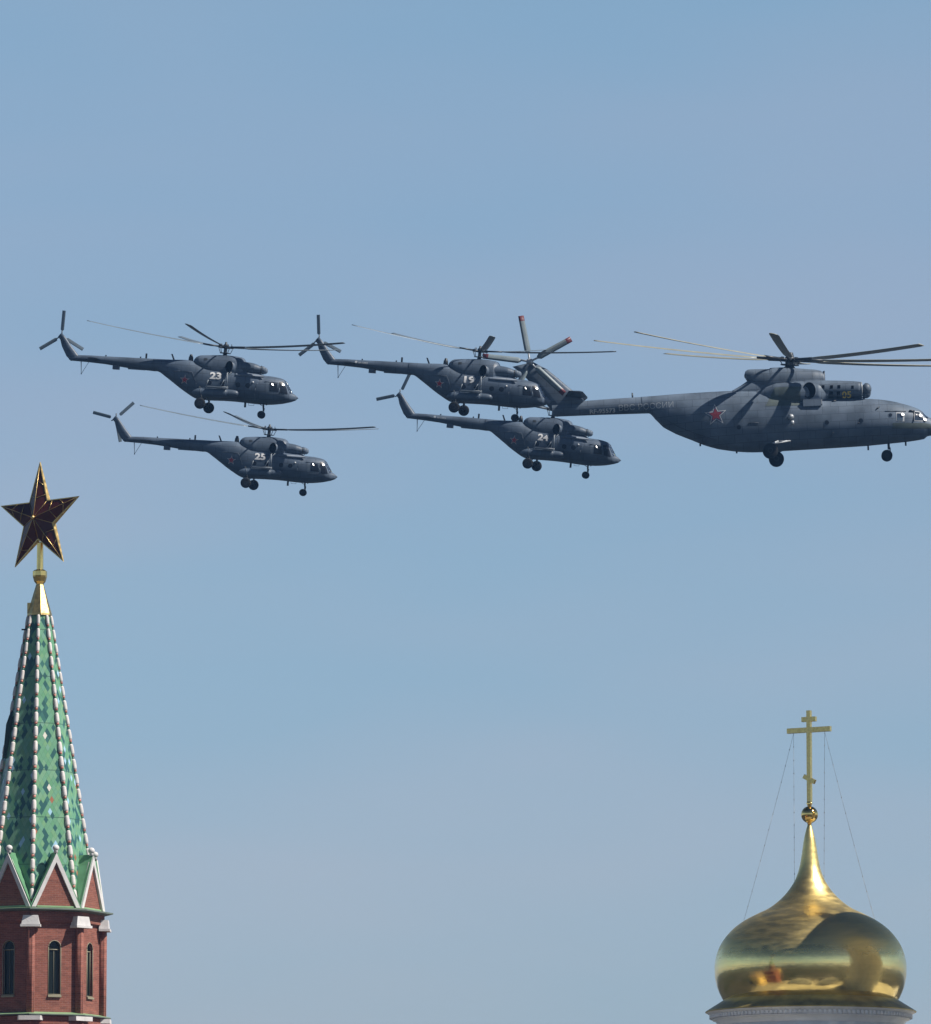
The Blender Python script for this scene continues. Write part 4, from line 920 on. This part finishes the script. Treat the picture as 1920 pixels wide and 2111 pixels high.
# ================================================================== CATHEDRAL
CD = 300.0; CB = at(1671.5, 2000, CD); KC = 1 / scale_at(CB); CX = CB.x; cz = lambda y: at(1671.5, y, CD).z
church = empty('cathedral'); tag(church, 'white cathedral drum under a polished golden onion dome and cross', 'cathedral')
ZSATIN = cz(1972)
def dome_gold():
    m = bpy.data.materials.new('polished_gilt_sheets'); m.use_nodes = True; t = m.node_tree; b = t.nodes['Principled BSDF']; nd = t.nodes.new; lk = t.links.new
    b.inputs['Metallic'].default_value = 1; b.inputs['Base Color'].default_value = (.98, .76, .30, 1)
    tc_ = nd('ShaderNodeTexCoord'); uv = nd('ShaderNodeUVMap')
    br = nd('ShaderNodeTexBrick'); br.inputs['Scale'].default_value = 1; br.inputs['Brick Width'].default_value = .55; br.inputs['Row Height'].default_value = .22; br.inputs['Mortar Size'].default_value = .004
    br.inputs['Color1'].default_value = (1, 1, 1, 1); br.inputs['Color2'].default_value = (.80, .80, .80, 1); br.inputs['Mortar'].default_value = (.5, .5, .5, 1); lk(uv.outputs[0], br.inputs['Vector'])
    mp = nd('ShaderNodeMapping'); mp.inputs['Scale'].default_value = (1, 1, 4); n = nd('ShaderNodeTexNoise'); n.inputs['Scale'].default_value = 1.3; n.inputs['Detail'].default_value = 8; lk(tc_.outputs['Object'], mp.inputs[0]); lk(mp.outputs[0], n.inputs['Vector'])
    mm = nd('ShaderNodeMix'); mm.data_type = 'RGBA'; mm.blend_type = 'MULTIPLY'; mm.inputs[0].default_value = .35; mm.inputs[6].default_value = (.98, .76, .30, 1); lk(br.outputs[0], mm.inputs[7]); lk(mm.outputs[2], b.inputs['Base Color'])
    rr = nd('ShaderNodeMapRange'); rr.inputs[1].default_value = .35; rr.inputs[2].default_value = .7; rr.inputs[3].default_value = .10; rr.inputs[4].default_value = .22; lk(n.outputs['Fac'], rr.inputs[0])
    # the upper sheets are weathered to a satin finish, the lower ones still mirror
    sz = nd('ShaderNodeSeparateXYZ'); lk(tc_.outputs['Object'], sz.inputs[0]); zz = nd('ShaderNodeMapRange'); zz.inputs[1].default_value = 0; zz.inputs[2].default_value = 1
    za = nd('ShaderNodeMath'); za.operation = 'MULTIPLY_ADD'; lk(n.outputs['Fac'], za.inputs[0]); za.inputs[1].default_value = .8; lk(sz.outputs[2], za.inputs[2])
    zz.inputs[1].default_value = ZSATIN + .2; zz.inputs[2].default_value = ZSATIN + .65; zz.inputs[3].default_value = 0; zz.inputs[4].default_value = .24; lk(za.outputs[0], zz.inputs[0])
    rs = nd('ShaderNodeMath'); rs.operation = 'ADD'; lk(rr.outputs[0], rs.inputs[0]); lk(zz.outputs[0], rs.inputs[1]); lk(rs.outputs[0], b.inputs['Roughness'])
    n2 = nd('ShaderNodeTexNoise'); n2.inputs['Scale'].default_value = 2.2; n2.inputs['Detail'].default_value = 3; lk(tc_.outputs['Object'], n2.inputs['Vector'])
    ad = nd('ShaderNodeMath'); ad.operation = 'MULTIPLY_ADD'; lk(br.outputs['Color'], ad.inputs[0]); ad.inputs[1].default_value = .10; lk(n2.outputs['Fac'], ad.inputs[2])
    bp = nd('ShaderNodeBump'); bp.inputs['Strength'].default_value = .16; bp.inputs['Distance'].default_value = .05; lk(ad.outputs[0], bp.inputs['Height']); lk(bp.outputs[0], b.inputs['Normal'])
    return m
DGOLD = dome_gold()
STUCCO = mat('white_stucco', (.78, .78, .79), .8, var=.08, vscale=1.5, bump=.1, bscale=6)
ROOFM = mat('gilded_sheet_roof', (.44, .34, .12), .38, metal=.5, var=.35, vscale=1.5)
prof = [(1699, 3.6), (1716, 8.3), (1734.5, 12.3), (1762, 16.4), (1789, 21.5), (1811, 29), (1827, 38), (1843.6, 50.5), (1860, 67.5), (1873.6, 86.5), (1885, 110), (1898, 135), (1914.5, 158), (1933.5, 175.5), (1953, 187.5), (1980, 196.5), (2007, 197.8), (2034, 193), (2056, 184), (2070, 175)]
def smoothprof(p, n=5):
    o = []
    for i in range(len(p) - 1):
        p0, p1, p2, p3 = p[max(0, i - 1)], p[i], p[i + 1], p[min(len(p) - 1, i + 2)]
        for k in range(n):
            t = k / n; f = lambda j: .5 * (2 * p1[j] + (p2[j] - p0[j]) * t + (2 * p0[j] - 5 * p1[j] + 4 * p2[j] - p3[j]) * t * t + (3 * p1[j] - p0[j] - 3 * p2[j] + p3[j]) * t ** 3)
            o.append((f(0), f(1)))
    o.append(p[-1]); return o
def lathe_church(name, pr, mt, n=96, cx=CX, cy=CD, k=1.0, zf=cz, parent=church):
    b = B(); b.lathe((cx, cy, 0), [(zf(y), r * KC * k) for y, r in reversed(pr)], n, 0, 'Z', uvs=True); return b.build(name, mt, parent)
dm = lathe_church('onion_dome', smoothprof(prof), DGOLD, 128)
lathe_church('dome_skirt', [(2060, 176), (2064, 182), (2086, 217), (2087.5, 217.5), (2088.5, 216), (2086, 205)], ROOFM)
lathe_church('cornice', smoothprof([(2087.5, 214), (2090, 213.5), (2091.5, 210), (2096, 203), (2101, 200), (2101.5, 203), (2104, 203), (2105, 199), (2110, 194), (2116, 191)], 3), STUCCO)
b = B(); nd_ = 130; V = []; Fs = []          # toothed ring, one piece
for i in range(nd_ * 4):
    a = 2 * math.pi * (i // 2 + (.5 if False else 0)) / (nd_ * 2); rr = (209 if (i // 4 * 0 + (i // 2)) % 2 == 0 else 203) * KC
    if i % 2: a = 2 * math.pi * (i // 2 + 1) / (nd_ * 2) - .0004
    for z in (cz(2101), cz(2094)): V.append((CX + rr * math.cos(a), CD + rr * math.sin(a), z))
for i in range(nd_ * 4):
    j = (i + 1) % (nd_ * 4); Fs.append((2 * i, 2 * j, 2 * j + 1, 2 * i + 1))
b.mesh(V, Fs, 0, False)
b.build('dentil_band', STUCCO, church)
lathe_church('drum', [(2105, 190.5), (2480, 190.5)], STUCCO)
# slit windows in the drum, out of the frame below
for k in range(8):
    a = 2 * math.pi * k / 8 + .3; M = Matrix.Translation((CX, CD, 0)) @ Matrix.Rotation(a, 4, 'Z'); b = B(); b.box((190.5 * KC, 0, cz(2290)), (.06, .7, 5.2), 0, M); b.build('drum_window', WGLASS, church)
# ball, cross, chains
b = B(); c = Vector((CX, CD, cz(1679.7))); c.x = at(1669.5, 1680, CD).x; b.sphere(c, 17.6 * KC, 0, 36, 24); b.lathe((c.x, c.y, 0), [(cz(1699), 5 * KC), (cz(1694), 4 * KC), (cz(1662), 4 * KC), (cz(1656), 6.5 * KC), (cz(1653), 5 * KC)], 16); b.build('cross_ball', mat('polished_gold', (.9, .62, .2), .06, metal=1, bump=.02, bscale=3), church)
cr_ = empty('cross', (at(1669, 1560, CD).x, CD, 0), church)
GR = mat('gilt_cross', (.9, .66, .25), .34, metal=1.0, var=.18, vscale=9, bump=.2, bscale=14)
def bar(b, u0, z0, u1, z1, w_, d_=9):
    a = Vector((u0 * KC, 0, z0)); c = Vector((u1 * KC, 0, z1)); d = (c - a); L_ = d.length; M = Matrix.Translation((a + c) / 2) @ Matrix.Rotation(-math.atan2(d.z, d.x), 4, 'Y')
    b.box((0, 0, 0), (L_, d_ * KC, w_ * KC), 0, M)
b = B(); bar(b, 0, cz(1656), 0, cz(1465), 8.5, 8.5); b.build('upright', GR, cr_)
b = B(); bar(b, -50, cz(1505), 50, cz(1505), 10.5, 8); b.build('crossbar', GR, cr_)
b = B(); bar(b, -16, cz(1483), 16, cz(1483), 10, 7.6); b.build('title_bar', GR, cr_)
b = B(); bar(b, -12.5, cz(1600), 12.5, cz(1613), 9, 7.6); b.build('foot_bar', GR, cr_)
cr_.rotation_euler = (0, 0, -R(30))
CH = mat('chain_metal', (.2, .2, .2), .5, metal=.4)
base = Vector((cr_.location.x, CD, 0))
for (u, ang) in ((-36, 180), (-36, 82), (36, 8), (36, 262)):
    ca = math.cos(R(-30)); sa = math.sin(R(-30)); P0 = base + Vector((u * KC * ca, u * KC * sa, cz(1510))); rr = 137 if ang in (180, 8) else 34
    yy = 1899 if ang in (180, 8) else 1820
    P1 = Vector((CX + rr * KC * math.cos(R(ang)), CD + rr * KC * math.sin(R(ang)), cz(yy)))
    if ang == 82: P1 = Vector((at(1640, 1812, CD).x, CD + 30 * KC, cz(1824)))
    if ang == 262: P1 = Vector((at(1701, 1812, CD).x, CD + 32 * KC, cz(1828)))
    b = B(); n = 12
    for i in range(n):
        sag = lambda t: Vector((0, 0, -4 * 6 * KC * t * (1 - t))) ; A_ = P0.lerp(P1, i / n) + sag(i / n); B_ = P0.lerp(P1, (i + 1) / n) + sag((i + 1) / n)
        b.tube(A_, B_, .0065, n=5)
        if i: b.sphere(A_, .024, 0, 8, 6)
    b.build('guy_chain', CH, church)
# cathedral body below the frame, with its taller main dome beyond the right edge (it mirrors in the gilding)
b = B(); zt_ = 15.5; b.box((CX + 7, CD + 1, zt_ / 2), (27, 25, zt_)); 
for i in range(4):
    for (yy) in (-11.6, 13.6):
        x_ = CX + 7 - 10 + i * 6.7; b.lathe((x_, CD + yy, zt_), [(-.15, 3.0), (.15, 3.0)], 28, 0, 'Y')
b.build('church_wall', STUCCO, church, weld=False)
b = B(); b.box((CX + 7, CD + 1, zt_ + .25), (27.6, 25.6, .5)); b.build('church_roof', mat('pale_sheet_roof', (.42, .40, .33), .5, var=.25, vscale=.4), church)
MX, MY = CX + 11.4, CD - 7.3
zm = lambda y: cz(2000) + 8.6 + (cz(y) - cz(2000)) * 1.1
lathe_church('main_dome', smoothprof(prof), DGOLD, 96, MX, MY, 1.1, zm)
b = B(); b.lathe((MX, MY, 0), [(zt_, 4.6), (zm(2070), 4.6), (zm(2066), 5.1), (zm(2062), 4.4)], 64); b.build('main_drum', STUCCO, church)

# ================================================================== GROUND AND SURROUNDINGS (below the frame)
def ground_mat():
    m = bpy.data.materials.new('paving_and_lawn'); m.use_nodes = True; t = m.node_tree; b = t.nodes['Principled BSDF']; b.inputs['Roughness'].default_value = .9; nd = t.nodes.new; lk = t.links.new
    c = nd('ShaderNodeTexCoord'); n = nd('ShaderNodeTexNoise'); n.inputs['Scale'].default_value = .012; n.inputs['Detail'].default_value = 5; lk(c.outputs['Object'], n.inputs['Vector'])
    r = nd('ShaderNodeValToRGB'); r.color_ramp.elements[0].position = .45; r.color_ramp.elements[0].color = (.008, .013, .008, 1); r.color_ramp.elements[1].position = .55; r.color_ramp.elements[1].color = (.022, .024, .026, 1)
    lk(n.outputs['Fac'], r.inputs[0]); lk(r.outputs[0], b.inputs['Base Color']); return m
b = B(); n = 64; rad = 5000; V = [(0, 0, 0)] + [(rad * math.cos(2 * math.pi * k / n), rad * math.sin(2 * math.pi * k / n), 0) for k in range(n)]
b.mesh(V, [(0, 1 + k, 1 + (k + 1) % n) for k in range(n)], 0, False); tag(b.build('ground', ground_mat()), kind='structure')
b = B(); b.lathe((CX - 4, CD - 12, 0), [(.004, 34.0), (.008, 33.9)], 48); tag(b.build('added_bounce_paving', mat('pale_bounce_paving', (.2, .19, .165), .85, var=.2, vscale=.2)), kind='structure')  # unseen pale disc added to brighten the dome's lower reflections
YEL = mat('yellow_stucco', (.62, .46, .20), .8, var=.1, vscale=.5); DGRN = mat('leafy_green', (.05, .10, .03), .8, var=.4, vscale=.3)
def palace(loc, rz, L_, D__, H, lab):
    t = empty('palace', loc); t.rotation_euler = (0, 0, rz); tag(t, lab, 'building')
    b = B(); b.box((0, 0, H / 2), (L_, D__, H)); b.build('wall', YEL, t)
    b = B(); b.mesh([(-L_ / 2 - .5, -D__ / 2 - .5, H), (L_ / 2 + .5, -D__ / 2 - .5, H), (L_ / 2 + .5, D__ / 2 + .5, H), (-L_ / 2 - .5, D__ / 2 + .5, H), (-L_ / 2 + 3, 0, H + 3), (L_ / 2 - 3, 0, H + 3)], [(0, 1, 5, 4), (2, 3, 4, 5), (1, 2, 5), (3, 0, 4), (3, 2, 1, 0)], 0, False); b.build('roof', mat('brown_sheet_roof', (.2, .15, .1), .5, var=.2), t)
    first = None
    for s_ in (-1, 1):
        for i in range(int(L_ / 5)):
            for zz_ in (3.2, 7.6):
                x = -L_ / 2 + 2.5 + i * 5
                if first is None:
                    b = B(); b.box((0, 0, 0), (1.5, .2, 2.4)); o = b.build('window', WGLASS, t); first = o
                else: o = first.copy(); COL.objects.link(o)
                o.location = (x, s_ * (D__ / 2 + .02), zz_)
palace((-40, 255, 0), R(66), 74, 14, 12.0, 'long yellow palace with brown roof, mirrored small in the golden dome')
bpy.context.view_layer.update()

# ------------------------------------------------------------------ air
b = B(); b.box((0, 0, 55), (10100, 10100, 112)); hz = b.build('haze', bpy.data.materials.new('haze_air')); tag(hz, kind='stuff')
hm = hz.data.materials[0]; hm.use_nodes = True; t = hm.node_tree; t.nodes.clear(); o_ = t.nodes.new('ShaderNodeOutputMaterial'); v_ = t.nodes.new('ShaderNodeVolumePrincipled')
v_.inputs['Color'].default_value = (.22, .5, 1.0, 1); v_.inputs['Density'].default_value = 1.0e-4; v_.inputs['Anisotropy'].default_value = 0.0
t.links.new(v_.outputs[0], o_.inputs['Volume'])
bpy.context.view_layer.update()
